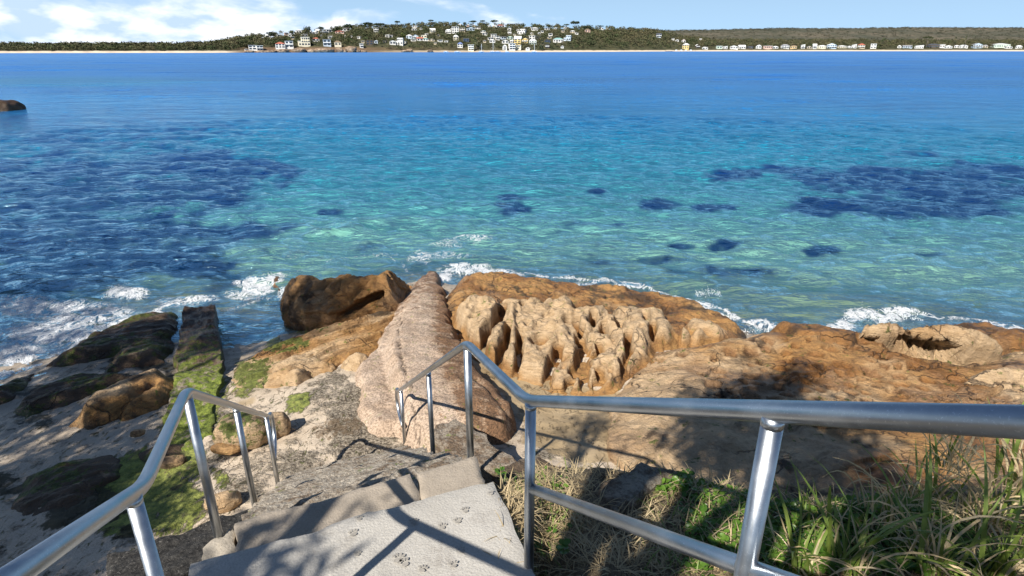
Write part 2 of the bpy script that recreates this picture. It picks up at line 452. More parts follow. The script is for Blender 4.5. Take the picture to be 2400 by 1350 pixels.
# px, py of the base, width and height in px, storeys, roof form, wall, roof, row (H headland, B beach), extra
HOUSES = [
 (640,91,6,3.5,1,'hip','white','pale grey'), (652,80,7,3.5,1,'skillion','white','white'), (661,84,8,3,1,'flat','white','white'), (697,76,7,3.5,1,'flat','white','white'), (731,75,6,5,1,'gable','white','white'), (757,85,5,3.5,1,'gable','white','grey'),
 (812,87,6,4,1,'gable','white','white'), (826,87,5,3.5,1,'skillion','white','grey'), (852,100,7,4,1,'flat','beige','white'), (989,69,5,3.5,1,'gable','white','white'), (1003,82,8,3,1,'flat','white','white'), (1028,85,6,3.5,1,'hip','beige','grey'), (1060,70,8,3.5,1,'hip','white','white'),
 (1098,61,6,4,1,'gable','pink','pale grey'), (1112,59,7,4,1,'hip','cream','white'), (1148,64,5,4,1,'skillion','white','white'), (1158,63.5,6,4,1,'gable','cream','white'), (1136,98.5,7,4.5,1,'hip','beige','grey'), (1206,84,5,4,1,'gable','cream','white'), (1213,73,6,4,1,'skillion','white','white'),
 (1240,63,8,3.5,1,'flat','beige','white'), (1246,82,6,5,1,'gable','cream','white'), (1263,80,6,4,1,'hip','white','pale grey'), (1270,76.5,6,4,1,'flat','white','white'), (1287,90,9,4.5,1,'hip','beige','grey'), (1300,69,5,3.5,1,'skillion','white','white'), (1318,75.5,6,4,1,'flat','beige','white'), (1322,69,4,4,1,'gable','white','white'),
 (1350,80,8,3.5,1,'flat','white','white'), (1420,67,5,3.5,1,'gable','cream','white'), (1575,93,6,3.5,1,'skillion','white','grey'), (1640,93,5,3.5,1,'gable','white','white'), (620,92,5,3,1,'gable','white','white'), (903,99,7,4,1,'flat','beige','grey'), (950,101,7,4,1,'flat','white','white'), (1022,103,6,3.5,1,'skillion','beige','grey'),
 (577,118.3,8,4,1,'gable','white','white'), (592,116.5,17,11,2,'flat','white','grey'), (608,118.5,14,12,2,'flat','white','pale grey'), (658,112.5,21,14,2,'hip','white','red'),
 (679,112.5,18,17,2,'flat','white','dark'), (714,107,26,20,3,'step','cream','white'), (743,97,15,9,1,'hip','white','red'), (632,86,9,7,1,'gable','white','white'),
 (675,82,9,7,1,'hip','pink','grey'), (684,85.5,8,7,1,'gable','white','white'), (707,78,18,10,1,'hip','white','pale grey'), (717,85,12,5,1,'skillion','white','white'),
 (742,79,13,5,1,'hip','white','white'), (749,70.5,8,7,1,'gable','cream','white'), (689,91.5,10,6,1,'flat','beige','pale grey'),
 (769,68,12,6,1,'flat','white','white'), (768,107.5,17,15,2,'flat','blue-grey','grey'), (792.5,107.5,15,12,1,'hip','cream','brown'), (781,74.5,13,5,1,'skillion','white','white'),
 (766,77.5,13,4.5,1,'hip','white','white'), (815,73,14,6,1,'flat','white','white'), (800,78,20,5.5,1,'hip','pink','red'), (884.5,75,11,9,2,'flat','white','white'), (776,90,10,6,1,'skillion','white','white'),
 (910,87,9,6,1,'skillion','white','white'), (919.5,86.5,6,4,1,'gable','white','grey'), (921,104,14,10,1,'gable','white','white'), (937,105,19,16,2,'step','white','white'),
 (847.5,111.5,8,9,2,'flat','white','white'), (868,105,17,11,2,'flat','dark brown','brown'), (883,101,8,7,1,'gable','blue-grey','white'), (844,90,7,4,1,'skillion','white','white'),
 (975,65.5,10,5,1,'skillion','white','white'), (973,72,11,6,1,'gable','white','white'), (1015.5,77,12,10,2,'gable','cream','white'), (961,89.5,13,8,2,'hip','pale blue','white'), (975.5,90,13,9,2,'gable','pale blue','pale grey'),
 (985,95.5,14,8,1,'gable','white','red'), (969.5,96,11,4,1,'flat','white','white'), (996,88,13,6,1,'skillion','cream','white'), (999,95.8,12,6,1,'hip','white','teal'), (1012,96,15,5.5,1,'gable','beige','grey'),
 (1052.5,78,13,9,2,'hip','white','white'), (1069,79,16,16,3,'flat','white','white'), (1084.5,75,12,9,2,'flat','beige','white'), (1103.5,72.5,18,9,1,'gable','pale blue','dark'), (1120,68,13,3.5,1,'flat','white','pale grey'),
 (1069,94,12,12,2,'hip','cream','white'), (1093,98,13,8,1,'flat','dark blue','grey'), (1079,111,12,12,2,'hip','white','blue'), (1103.5,118,13,13,3,'flat','cream','white'), (1080,59.5,10,5,1,'hip','white','white'),
 (1047,99.5,9,4,1,'skillion','white','white'), (1032,97.5,11,4,1,'skillion','white','pale grey'),
 (1172.5,65,17,6.5,1,'hip','white','red'), (1137,83,11,6,1,'flat','white','white'), (1134,76,12,4.5,1,'gable','white','teal'), (1157,88.5,12.5,8.5,2,'flat','white','white'), (1150,93,12,5,1,'flat','white','white'), (1154,99,13,6.5,1,'hip','white','white'),
 (1166,93.5,9,9,2,'flat','white','grey'), (1179.5,91,12,5,1,'flat','blue-grey','grey'), (1196,92,13.5,7.5,1,'gable','pale green','teal'), (1184,101.5,15,8.5,1,'gable','white','white'), (1199.5,99.5,7,5,1,'gable','white','white'),
 (1183,117,10,13,3,'gable','white','white'), (1199.5,116.5,14,15,3,'flat','white','white'), (1214,104,16,19,3,'gable','yellow','white'), (1231,100.5,14,12,2,'gable','yellow','pale grey'), (1216,115,11,9,2,'flat','cream','white'),
 (1223,80.5,18,12,2,'step','white','white'), (1247.5,92,14,8.5,2,'flat','white','white'), (1248.5,103.5,17,12,2,'hip','pale green','white'), (1252.5,71.5,15,7,1,'hip','white','pale grey'), (1281,70.5,10,5.5,1,'gable','white','blue'),
 (1282,99,14,6,1,'hip','dark blue','dark'), (1283,112.5,10,8,2,'flat','dark brown','dark'), (1290,84,9,5.5,1,'flat','white','white'), (1194,72,8,6,1,'skillion','white','white'), (1194,80,7,5,1,'gable','white','white'), (1238,117,9,6,1,'hip','white','pale grey'),
 (1307.5,99.5,23,10.5,1,'hip','white','teal'), (1330,95,16,12,2,'step','pale blue','white'), (1326.5,63.5,11,4,1,'flat','white','white'), (1341,77,11,5,1,'hip','beige','white'), (1375,76,12,8,2,'hip','pink','brown'), (1407,69.5,9,4.5,1,'gable','white','white'), (1318,112,7,5,1,'gable','white','white'),
 (1541.5,87,11,9,2,'gable','blue-grey','dark'), (1586,97.5,7,5,1,'hip','white','pale grey'),
 (1601,99,9,7,1,'gable','white','red'), (1607.5,114.3,14.5,13,2,'hip','yellow','pale grey'), (1634,112,9,8,2,'gable','dark brown','white'), (1652,115,13,5,1,'hip','white','white'), (1685,114.5,12,7,1,'flat','pale green','white'), (1698.5,114.5,11,6.5,1,'skillion','white','white'),
 (1719.5,114.5,17,8,1,'gable','white','white'), (1738,114.5,15,9,1,'gable','white','white'), (1758,114,15,6,1,'hip','dark brown','dark'), (1778,113.5,12,9,2,'gable','white','white'),
 (1799,114,18,7,1,'flat','pink','pale grey'), (1817,114,12,6,1,'hip','white','white'), (1839,113.8,17,10,2,'hip','white','grey'), (1860,113.8,14,8,1,'hip','tan','brown'), (1881,113.8,8,10,2,'skillion','white','white'), (1896,113.8,10,6,1,'gable','beige','grey'), (1908.5,113.8,8,11,2,'gable','white','white'),
 (1926,113,19,7,1,'hip','cream','white'), (1948,113.5,19,12,2,'gable','pale blue','white'), (1972,112.5,19,6,1,'hip','cream','white'), (1990,113,9,6,1,'gable','white','white'), (2001,113.2,10,10,2,'skillion','white','white'), (2018,113,15,11,2,'hip','beige','red'), (2046,113.4,12,11,2,'flat','white','white'),
 (2107,112.5,8,7,1,'gable','white','white'), (2125,112.4,19,6.5,1,'gable','blue-grey','grey'), (2153,113.2,18,7.5,1,'skillion','white','white'), (2185,112.5,28,10,1,'hip','dark brown','dark'), (2206,112,11,8,1,'flat','white','white'), (2222,113.2,16,7.5,1,'gable','white','white'), (2241,112,10,6,1,'hip','white','white'), (2257,113,17,8,1,'hip','white','pale grey'),
 (2288,112,19,11,2,'gable','pale blue','grey'), (2308,112,10,7,1,'hip','beige','grey'), (2342,111.4,32,10,1,'hip','pale green','pale grey'), (2363,113.2,15,6,1,'gable','white','white'), (2387,113.2,13,7,1,'hip','white','white'),
]
ORD = ['first', 'second', 'third', 'fourth', 'fifth', 'sixth', 'seventh', 'eighth', 'ninth', 'tenth', 'eleventh', 'twelfth', 'thirteenth', 'fourteenth', 'fifteenth', 'sixteenth', 'seventeenth', 'eighteenth', 'nineteenth', 'twentieth']
TENS = {20: 'twenty', 30: 'thirty', 40: 'forty'}
def ordinal(n):
    if n <= 20: return ORD[n - 1]
    if n % 10 == 0: return {30: 'thirtieth', 40: 'fortieth', 50: 'fiftieth'}[n]
    return TENS[n // 10 * 10] + '-' + ORD[n % 10 - 1]
rows = {}
for i, h in enumerate(HOUSES):
    if h[0] > 1595: r = 'along the right-hand beach'
    elif h[1] < 80: r = "on the headland's left skyline" if h[0] < 1050 else "on the headland's right skyline"
    elif h[1] < 100: r = "on the left headland's mid-slope" if h[0] < 1050 else "on the right headland's mid-slope"
    else: r = 'low by the headland waterline'
    rows.setdefault(r, []).append(i)
hl = {}
for r, ids in rows.items():
    ids.sort(key=lambda i: HOUSES[i][0])
    for k, i in enumerate(ids): hl[i] = (ordinal(k + 1), r)
ROOFWORD = {'flat': 'flat', 'gable': 'gabled', 'hip': 'hipped', 'skillion': 'single-pitch', 'step': 'stepped'}
house_boxes = []
hr = random.Random(5)
for i, (px, py, wp, hp, st, rf, wc, rc) in enumerate(HOUSES):
    o3 = far_pt(px, py)
    sc = o3[1] / K_FAR * CP * 1.0
    w = wp * o3[1] / (FPX / CP); h = hp * o3[1] / K_FAR
    d = max(7, w * hr.uniform(.6, .8))
    house_boxes.append((px, o3[1], wp, py, hp))
    n, row = hl[i]
    rz = math.atan2(-o3[0], o3[1]) * -1 * 0 + hr.uniform(-.30, .30) - math.atan2(o3[0], o3[1]) * .8
    gl = {'H': 0}
    root = empty('house', o3, rz, f"{wc} {['one', 'two', 'three'][st - 1]}-storey house, {ROOFWORD[rf]} {rc} roof, {n} from left {row}".replace('one-storey ', 'low '), 'house', 'houses ' + row)
    base = -2.0                                   # footing in the slope
    rh = {'flat': .35, 'gable': h * .34, 'hip': h * .30, 'skillion': h * .28, 'step': .35}[rf]
    hw = h - rh
    m = MB()
    m.box((0, 0, (hw + base) / 2), (w, d, hw - base))
    if rf == 'step':
        m = MB()
        m.box((0, 0, (hw * .55 + base) / 2), (w, d, hw * .55 - base))
        m.box((w * .14, d * .1, hw * .55 + hw * .225), (w * .70, d * .78, hw * .45))
    if rf == 'skillion':
        m.add([(-w/2, -d/2, hw), (w/2, -d/2, hw), (w/2, d/2, hw), (-w/2, d/2, hw), (-w/2, -d/2, hw + .1), (w/2, -d/2, hw + rh * .8), (w/2, d/2, hw + rh * .8), (-w/2, d/2, hw + .1)],
              [(4, 5, 6, 7), (0, 1, 5, 4), (1, 2, 6, 5), (2, 3, 7, 6), (3, 0, 4, 7)])
    m.build('wall', MW[wc], root)
    m = MB(); e = .5
    if rf in ('flat', 'step'):
        if rf == 'flat': m.box((0, -.3, hw + rh / 2), (w + 2 * e, d + 1.2, rh))
        else:
            m.box((w * .14, d * .1, hw + rh / 2), (w * .70 + e, d * .78 + e, rh)); m.box((-w * .36, -.2, hw * .55 + .16), (w * .28 + e, d + .5, .3))
    elif rf == 'gable':
        a, b = w / 2 + e, d / 2 + e
        if i % 3 == 1:   # ridge along the shore
            m.add([(-a, -b, hw - .15), (a, -b, hw - .15), (a, b, hw - .15), (-a, b, hw - .15), (-a, 0, hw + rh), (a, 0, hw + rh)], [(0, 1, 5, 4), (2, 3, 4, 5), (0, 4, 3), (1, 2, 5), (3, 2, 1, 0)])
        else:            # gable end to the water
            m.add([(-a, -b, hw - .15), (a, -b, hw - .15), (a, b, hw - .15), (-a, b, hw - .15), (0, -b, hw + rh), (0, b, hw + rh)], [(0, 4, 5, 3), (1, 2, 5, 4), (3, 2, 1, 0), (2, 3, 5)])
    elif rf == 'hip':
        a, b = w / 2 + e, d / 2 + e; q = max(0, a - b) if a > b else 0
        m.add([(-a, -b, hw - .1), (a, -b, hw - .1), (a, b, hw - .1), (-a, b, hw - .1), (-q, 0, hw + rh), (q, 0, hw + rh)] if q > .3 else
              [(-a, -b, hw - .1), (a, -b, hw - .1), (a, b, hw - .1), (-a, b, hw - .1), (0, 0, hw + rh)],
              [(0, 1, 5, 4), (1, 2, 5), (2, 3, 4, 5), (3, 0, 4), (3, 2, 1, 0)] if q > .3 else [(0, 1, 4), (1, 2, 4), (2, 3, 4), (3, 0, 4), (3, 2, 1, 0)])
    else:
        m.add([(-w/2 - e, -d/2 - e, hw + .12), (w/2 + e, -d/2 - e, hw + rh * .9), (w/2 + e, d/2 + e, hw + rh * .9), (-w/2 - e, d/2 + e, hw + .12),
               (-w/2 - e, -d/2 - e, hw + .4), (w/2 + e, -d/2 - e, hw + rh * .9 + .3), (w/2 + e, d/2 + e, hw + rh * .9 + .3), (-w/2 - e, d/2 + e, hw + .4)],
              [(3, 2, 1, 0), (4, 5, 6, 7), (0, 1, 5, 4), (1, 2, 6, 5), (2, 3, 7, 6), (3, 0, 4, 7)])
    m.build('roof', MR[rc], root)
    if rf == 'gable' and i % 3 != 1:
        m = MB(); m.add([(-w/2, -d/2 + .02, hw - .1), (w/2, -d/2 + .02, hw - .1), (0, -d/2 + .02, hw + rh * .9), (-w/2, -d/2 + .3, hw - .1), (w/2, -d/2 + .3, hw - .1), (0, -d/2 + .3, hw + rh * .9)],
                        [(0, 1, 2), (5, 4, 3), (0, 2, 5, 3), (1, 4, 5, 2)])
        m.build('gable_wall', MW[wc], root)
    sh = hw / st
    for s in range(st):
        nw = max(1, int(w / 4.2))
        x0, x1 = -w / 2, w / 2
        if rf == 'step' and s >= 1 and st > 1: x0, x1 = w * .14 - w * .35, w * .14 + w * .35
        yf = -d / 2 if not (rf == 'step' and (s + .5) * sh > hw * .55) else d * .1 - d * .39
        for k in range(nw):
            cx = x0 + (x1 - x0) * (k + .5) / nw
            ww = (x1 - x0) / nw * hr.uniform(.5, .78); wh = min(sh * .62, 2.3)
            m = MB(); m.box((cx, yf - .03, s * sh + sh * .5), (ww, .16, wh)); m.build('window', M_glass, root)
        if st > 1 and s >= 1 and i % 2 == 0 and rf != 'step':
            m = MB(); m.box((0, -d / 2 - .9, s * sh - .12), (w * .98, 1.7, .22)); m.box((0, -d / 2 - 1.7, s * sh + .45), (w * .98, .08, .75)); m.build('balcony', M_trim, root)
        for k in (-1, 1):
            if hr.random() < .7 and rf != 'step':
                m = MB(); m.box((k * (w / 2 + .02), d * hr.uniform(-.2, .2), s * sh + sh * .5), (.14, d * .3, min(sh * .5, 1.8))); m.build('side_window', M_glass, root)

# ---- trees: one crown builder, many individuals merged into the wood, the ones that stand out as things
def crown_cloud(r, n, rx, rz, kind='round'):
    """leaf-clump faces spread through a crown about the origin; returns verts, tris"""
    rs = np.random.default_rng(r)
    V = []; F = []
    lob = rs.normal(size=(7, 3)); lob /= np.linalg.norm(lob, axis=1)[:, None]
    lobc = lob * np.array([rx * .55, rx * .55, rz * .5]); lobr = rs.uniform(.38, .62, 7)
    if kind == 'umbrella': lobc[:, 2] = np.abs(lobc[:, 2]) * .5 + rz * .25
    if kind == 'cone':
        hh = rs.uniform(-1, 1, 7); lobc = np.stack([rs.normal(size=7) * rx * .25 * (1 - hh) / 2, rs.normal(size=7) * rx * .25 * (1 - hh) / 2, hh * rz], 1); lobr = .2 + .45 * (1 - hh) / 2
    k = rs.integers(0, 7, n)
    dv = rs.normal(size=(n, 3)); dv /= np.linalg.norm(dv, axis=1)[:, None]
    rad = rs.uniform(.55, 1.05, n)[:, None]
    c = lobc[k] + dv * rad * lobr[k][:, None] * np.array([rx, rx, rz * (.5 if kind == 'umbrella' else .8 if kind == 'round' else .35)])
    nrm = dv + rs.normal(size=(n, 3)) * .5 + np.array([0, 0, .25]); nrm /= np.linalg.norm(nrm, axis=1)[:, None]
    a = np.cross(nrm, rs.normal(size=(n, 3))); a /= np.linalg.norm(a, axis=1)[:, None]
    b = np.cross(nrm, a)
    s = rs.uniform(.16, .34, n)[:, None] * rx * (18 / n)**.28
    tri = np.stack([c + a * s, c - a * s * .6 + b * s * .8, c - a * s * .5 - b * s * .9], 1)
    return tri.reshape(-1, 3), np.arange(3 * n).reshape(-1, 3)
def leafmat(name, base, dry):
    t = NT(name); p = t.pos()
    tint = t.attr('tint')
    c = t.mix(tint, base, dry)
    c = t.mix(t.rng(t.noise(t.map(p, (1, 1, 1)), .045, 3), .40, .60, 0, .6), c, t.mix(1, c, (.40, .45, .5), 'MULTIPLY'))
    c = t.mix(t.rng(t.noise(p, .25, 3), .3, .7), c, t.mix(.55, c, (.015, .02, .01)))
    return t.done(t.bsdf(c, .8, 0, None, .2))
M_leaf_far = leafmat('far_foliage', (.070, .095, .034), (.175, .150, .080))
M_bark_far = plain('far_bark', (.16, .13, .10), .9)
kinds = [crown_cloud(k, 44, 1, .8) for k in range(10)]
tv, tf, tt_ = [], [], []
nv = 0
r = np.random.default_rng(11)
def houses_clear(px, Y, ht):
    py_t = HOR - (far_z(px, Y) + ht - CAMZ) * K_FAR / Y
    for hx, hY, wp, hpy, hp in house_boxes:
        if abs(px - hx) < wp * .5 + 3.2 and Y < hY + 9 and Y > hY - 120:
            if py_t < hpy - hp * .42 or Y > hY - 9: return False
    return True
cand = []
for k in range(30000):
    px = r.uniform(-450, 2850)
    y0f, wf, zcf = (float(a) for a in far_params(px))
    if 560 < px < 900: dmin = 26
    elif px < 560: dmin = 21
    elif px < 1080: dmin = 17
    elif px < 1330: dmin = 20
    elif px < 1560: dmin = 20
    else: dmin = 26
    beach = px > 1570
    Y = y0f + r.uniform(dmin, wf + 25)
    if beach and Y < y0f + 60 and r.random() < .55: continue
    cand.append((px, Y))
    if len(cand) > 13000: break
for px, Y in cand:
    y0f, wf, _ = far_params(px)
    edge = (Y - y0f) < 45
    R = r.uniform(2.8, 6.4) * (.8 if edge else 1)
    H = R * r.uniform(1.35, 2.0)
    if px < 540: H *= .85
    if px > 1570: H *= 1.15
    if not houses_clear(px, Y, H): continue
    v, f = kinds[r.integers(0, 10)]
    an = r.uniform(0, 6.28); ca, sa = math.cos(an), math.sin(an)
    vv = np.stack([v[:, 0] * ca - v[:, 1] * sa, v[:, 0] * sa + v[:, 1] * ca, v[:, 2]], 1) * np.array([R, R, R * r.uniform(.7, 1.1)])
    z = float(far_z(px, Y))
    tv.append(vv + np.array([float(px2u(px)) * Y, Y, z + H * .58])); tf.append(f + nv); nv += len(v)
    base_t = np.clip(.5 + .5 * noise2(px * .03, Y * .02) + r.normal() * .22 + (.2 if px > 1450 else 0) * (1 if Y > y0f + 60 else 0), 0, 1)
    tt_.append(np.full(len(v), base_t))
me = mesh_from('wood', np.concatenate(tv), np.concatenate(tf), M_leaf_far, False)
attr(me, 'tint', np.concatenate(tt_))
tag(link('far_wood', me), 'dark green bushland covering the far shore and headland', 'wood', None, 'stuff')

# scrub on the heath hill skyline and slope
tv, tf, tt_ = [], [], []; nv = 0
for k in range(2600):
    px = r.uniform(1500, 2850); Y = r.uniform(1735, 2660) if k > 700 else r.uniform(2560, 2660)
    cz = CAMZ + (HOR - float(np.interp(px, [1380, 1500, 1600, 1700, 1800, 2000, 2100, 2400, 3100], [84, 72, 71.5, 70, 67, 67, 65, 66, 70]))) * 2650 / K_FAR
    z = 4 + (cz - 4) * np.clip((Y - 1720) / 930, 0, 1)**.9
    R = r.uniform(4, 8)
    v, f = kinds[r.integers(0, 10)]; v = v[:54]; f = f[:18]
    tv.append(v * np.array([R * 1.5, R, R * .5]) + np.array([float(px2u(px)) * Y, Y, z + R * .3])); tf.append(f + nv); nv += len(v)
    tt_.append(np.full(len(v), np.clip(r.normal(.7, .3), 0, 1)))
M_scrub = leafmat('heath_scrub', (.06, .068, .042), (.125, .110, .075))
me = mesh_from('scrub', np.concatenate(tv), np.concatenate(tf), M_scrub, False)
attr(me, 'tint', np.concatenate(tt_))
tag(link('heath_scrub', me), 'low grey-brown scrub on the hill behind the beach', 'scrub', None, 'stuff')

M_leaf_dark = leafmat('far_dark_foliage', (.034, .056, .032), (.06, .08, .04))
M_leaf_lime = leafmat('far_lime_foliage', (.12, .17, .03), (.16, .17, .04))
M_leaf_grey = leafmat('far_grey_foliage', (.11, .12, .10), (.16, .15, .13))
# px, py of the crown centre, half width px, half height px, kind, material, label
TREES = [
 (638, 80, 12, 6, 'round', M_leaf_dark, 'round dark tree on the left shoulder of the headland skyline'),
 (725, 66, 9, 7, 'round', M_leaf_dark, 'tall round dark tree above the white houses on the left skyline'),
 (757, 66, 8, 5, 'umbrella', M_leaf_dark, 'flat-crowned tree just left of the crest-top white house'),
 (790, 64, 12, 7, 'round', M_leaf_dark, 'broad dome-shaped dark tree on the skyline above the pink roof'),
 (818, 62, 13, 7, 'umbrella', M_leaf_dark, 'airy spreading gum tree right of the dome-shaped dark tree'),
 (866, 57, 13, 6, 'umbrella', M_leaf_dark, 'wide dark gum crown, left half of the skyline thicket'),
 (893, 58, 13, 6, 'umbrella', M_leaf_dark, 'wide dark gum crown, right half of the skyline thicket'),
 (934, 51, 8, 3.5, 'umbrella', M_leaf_dark, 'thin umbrella-shaped tree standing above the left-centre skyline'),
 (1013, 48, 6, 3.5, 'umbrella', M_leaf_dark, 'small arched umbrella tree poking above the centre skyline'),
 (1091, 52, 8, 7.5, 'cone', M_leaf_dark, 'dark blue-green conifer, tallest on the centre skyline'),
 (1110, 50, 9, 3, 'umbrella', M_leaf_dark, 'low flat-topped tree directly right of the tall conifer'),
 (1133, 49, 7, 3, 'umbrella', M_leaf_dark, 'arched open-crowned tree, second right of the tall conifer'),
 (1160, 51, 9, 6, 'umbrella', M_leaf_dark, 'big leaning gum beside the red-roofed crest house'),
 (1326, 57, 6, 3, 'umbrella', M_leaf_dark, 'small umbrella tree over the flat white crest house'),
 (1347, 54, 12, 5.5, 'umbrella', M_leaf_dark, 'wide layered umbrella pine on the right-centre skyline'),
 (1376, 60, 12, 6, 'round', M_leaf_dark, 'broad bushy skyline tree right of the layered umbrella pine'),
 (1405, 60, 6, 2.5, 'umbrella', M_leaf_dark, 'mushroom-shaped tree at the right end of the headland skyline'),
 (943, 82, 10, 6.5, 'round', M_leaf_lime, 'bright lime-green tree behind the white curved villa'),
 (1117, 98, 13, 12, 'round', M_leaf_far, 'large dark grey-green tree above the beach left of the masts'),
 (1262, 88, 8, 7, 'round', M_leaf_grey, 'silvery grey tree beside the pale green waterfront house'),
 (1270, 104, 10, 9, 'cone', M_leaf_dark, 'dark pine between the pale green house and dark blue house'),
 (2065, 99, 13, 11, 'cone', M_leaf_far, 'large spreading pine on the beach right of the white cube house'),
 (2235, 96, 6, 10, 'cone', M_leaf_far, 'narrow dark cypress behind the right-hand beach, left of a pair'),
 (2259, 94, 5, 9, 'cone', M_leaf_far, 'narrow dark cypress behind the right-hand beach, right of a pair'),
 (2170, 91, 12, 7, 'umbrella', M_leaf_far, 'tall spreading tree above the long dark-roofed beach house'),
 (1655, 100, 10, 8, 'round', M_leaf_far, 'bushy tree between the yellow beach house and the white row'),
]
for i, (px, py, hw, hh, kd, mt, lab) in enumerate(TREES):
    if py < 72 and px < 1500: py += 3.0; hh *= 1.35; hw *= 1.1
    y0f, wf, zcf = (float(a) for a in far_params(px))
    if py < 72 and px < 1500: Y = y0f + wf * .93
    elif px > 1570: Y = y0f + 45
    else:
        Y = far_pt(px, py + hh + 5)[1] - 4
    gz = float(far_z(px, Y)); X = float(px2u(px)) * Y
    R = hw * Y / (FPX / CP); RZ = hh * Y / K_FAR
    zc1 = CAMZ + (HOR - py) * Y / K_FAR
    root = empty('tree', (X, Y, gz), 0, lab, 'tree', 'trees that stand out on the far shore')
    v, f = crown_cloud(100 + i, 190 if kd != 'cone' else 230, R * 1.0, RZ * 1.2, kd)
    me = mesh_from('crown', v, f, mt, False); attr(me, 'tint', np.clip(np.repeat(r.uniform(0, .7, len(f)), 3), 0, 1))
    link('crown', me, root, (0, 0, zc1 - gz))
    m = MB(); tz = zc1 - gz
    m.tube([(0, 0, -1), (.3, 0, tz * .6), (0, 0, tz + RZ * .2)], [.40, .28, .12], 6)
    for a in range(4):
        an = a * 1.6 + i
        m.tube([(.2, 0, tz * .55), (math.cos(an) * R * .35, math.sin(an) * R * .35, tz + RZ * .05), (math.cos(an) * R * .6, math.sin(an) * R * .6, tz + RZ * .3)], [.3, .2, .08], 5)
    m.build('trunk', M_bark_far, root)

# ---- shoreline boulders of the headland
M_cliff = None
t = NT('headland_rock'); p = t.pos()
c = t.mix(t.rng(t.noise(p, .35, 6, .65), .35, .65), (.10, .065, .045), (.46, .33, .22))
c = t.mix(t.rng(t.noise(t.map(p, (.2, .2, 1.2)), .6, 4), .5, .7), c, (.05, .04, .035))
M_cliff = t.done(t.bsdf(c, .9, normal=t.bump(t.noise(p, .8, 5), .6)))
def boulder_mesh(seed, sx, sy, sz, mat, sub=3, amp=.25):
    bm = bmesh.new(); bmesh.ops.create_icosphere(bm, subdivisions=sub, radius=1)
    rs = np.random.default_rng(seed); off = rs.uniform(0, 50, 3)
    for v in bm.verts:
        c = v.co.copy()
        n = float(noise2(c.x * 1.3 + off[0], c.y * 1.3 + c.z * .9 + off[1])) + .5 * float(noise2(c.x * 2.9 - c.z + off[1], c.y * 2.9 + off[2])) 
        c = c * (1 + amp * n)
        for ax in range(3):     # squarish facets
            c[ax] = math.copysign(abs(c[ax])**.8, c[ax])
        v.co = (c.x * sx, c.y * sy, c.z * sz)
    me = bpy.data.meshes.new('boulder'); bm.to_mesh(me); bm.free()
    me.polygons.foreach_set('use_smooth', np.ones(len(me.polygons), bool)); me.materials.append(mat)
    return me
FB = [(582,121,12,3.5,'low reddish rock shelf, leftmost of the headland shore rocks'),(625,121,22,4,'long flat rock shelf below the left waterfront houses'),(660,119.5,16,5,'rounded orange rock under the red-roofed house'),
      (700,117.5,16,6,'pale bulging rock below the stepped cream house'),(728,119,12,5,'brown rock right of the pale bulging shore rock'),(757,118,24,6,'dark overhanging rock ledge below the tall-windowed house'),
      (795,117,9,6,'leaning pale grey boulder at the headland waterline'),(805,120,8,4,'triangular pale boulder beside the leaning boulder'),(822,115.5,13,8,'large pale split boulder with flat top at the waterline'),
      (836,119.5,9,4,'small jumbled rocks right of the large split boulder'),(850,120.5,9,3,'low dark boulder under the shoreline trees'),(950,119.5,10,3,'pale sandy outcrop at the start of the centre beach'),(959,118,8,4,'reddish outcrop on the beach below the white villa'),(1008,119,7,3,'small pale boulder alone on the centre beach')]
for i, (px, py, hw, hh, lab) in enumerate(FB):
    Y = float(np.interp(px, _yx, _yy)) + 3; X = float(px2u(px)) * Y
    R = hw * Y / (FPX / CP); RZ = hh * Y / K_FAR
    z = CAMZ + (HOR - py) * Y / K_FAR
    o = link('shore_boulder', boulder_mesh(40 + i, R, R * .6, RZ, M_cliff), None, (X, Y, z - RZ * .1))
    tag(o, lab, 'boulder', 'rocks along the headland waterline')

# ---- boats and jetty
M_hull = plain('boat_white', (.80, .80, .80), .4); M_mast = plain('mast_metal', (.70, .70, .70), .4); M_deckd = plain('boat_dark_trim', (.06, .08, .12), .5)
def boat(px, L, mast, lab, rz=0.2, cabin=True):
    Y = float(np.interp(px, _yx, _yy)) - 22; X = float(px2u(px)) * Y
    root = empty('sailing_boat' if mast else 'motor_boat', (X, Y, 0), rz, lab, 'boat', 'boats moored off the far beach')
    m = MB(); n = 9; vs = []
    for k in range(n):
        s = k / (n - 1) * 2 - 1; b = L * .17 * (1 - abs(s)**2.6 * (1 if s > 0 else .35)); x = s * L / 2; sh = .9 + .25 * s * s
        vs += [(x * .93, 0, -.3), (x, b, sh), (x, -b, sh)]
    fs = []
    for k in range(n - 1):
        a = 3 * k; b = a + 3
        fs += [(a, b, b + 1, a + 1), (a + 2, b + 2, b, a), (a + 1, b + 1, b + 2, a + 2)]
    fs += [(0, 1, 2), (3 * n - 3, 3 * n - 1, 3 * n - 2)]
    m.add(vs, fs); m.build('hull', M_hull, root)
    m = MB(); m.box((-L * .05, 0, 1.25), (L * .36, L * .2, .8)); m.box((-L * .02, 0, 1.7), (L * .26, L * .16, .3)); m.build('cabin', M_hull, root)
    m = MB(); m.box((-L * .05, -L * .1 - .02, 1.35), (L * .28, .06, .3)); m.build('cabin_window', M_deckd, root)
    if mast:
        m = MB(); m.tube([(L * .05, 0, .8), (L * .05, 0, mast)], .22, 6); m.build('mast', M_mast, root)
        m = MB(); m.tube([(L * .05, 0, 2.0), (-L * .38, 0, 2.1)], .16, 6); m.build('boom', M_mast, root)
        m = MB(); m.tube([(L * .49, 0, 1.1), (L * .05, 0, mast * .96)], .03, 4); m.tube([(-L * .49, 0, 1.1), (L * .05, 0, mast * .98)], .03, 4); m.build('stay', M_mast, root)
boat(1128, 9, 12.5, 'white sailing boat with a bare mast, leftmost of three masts')
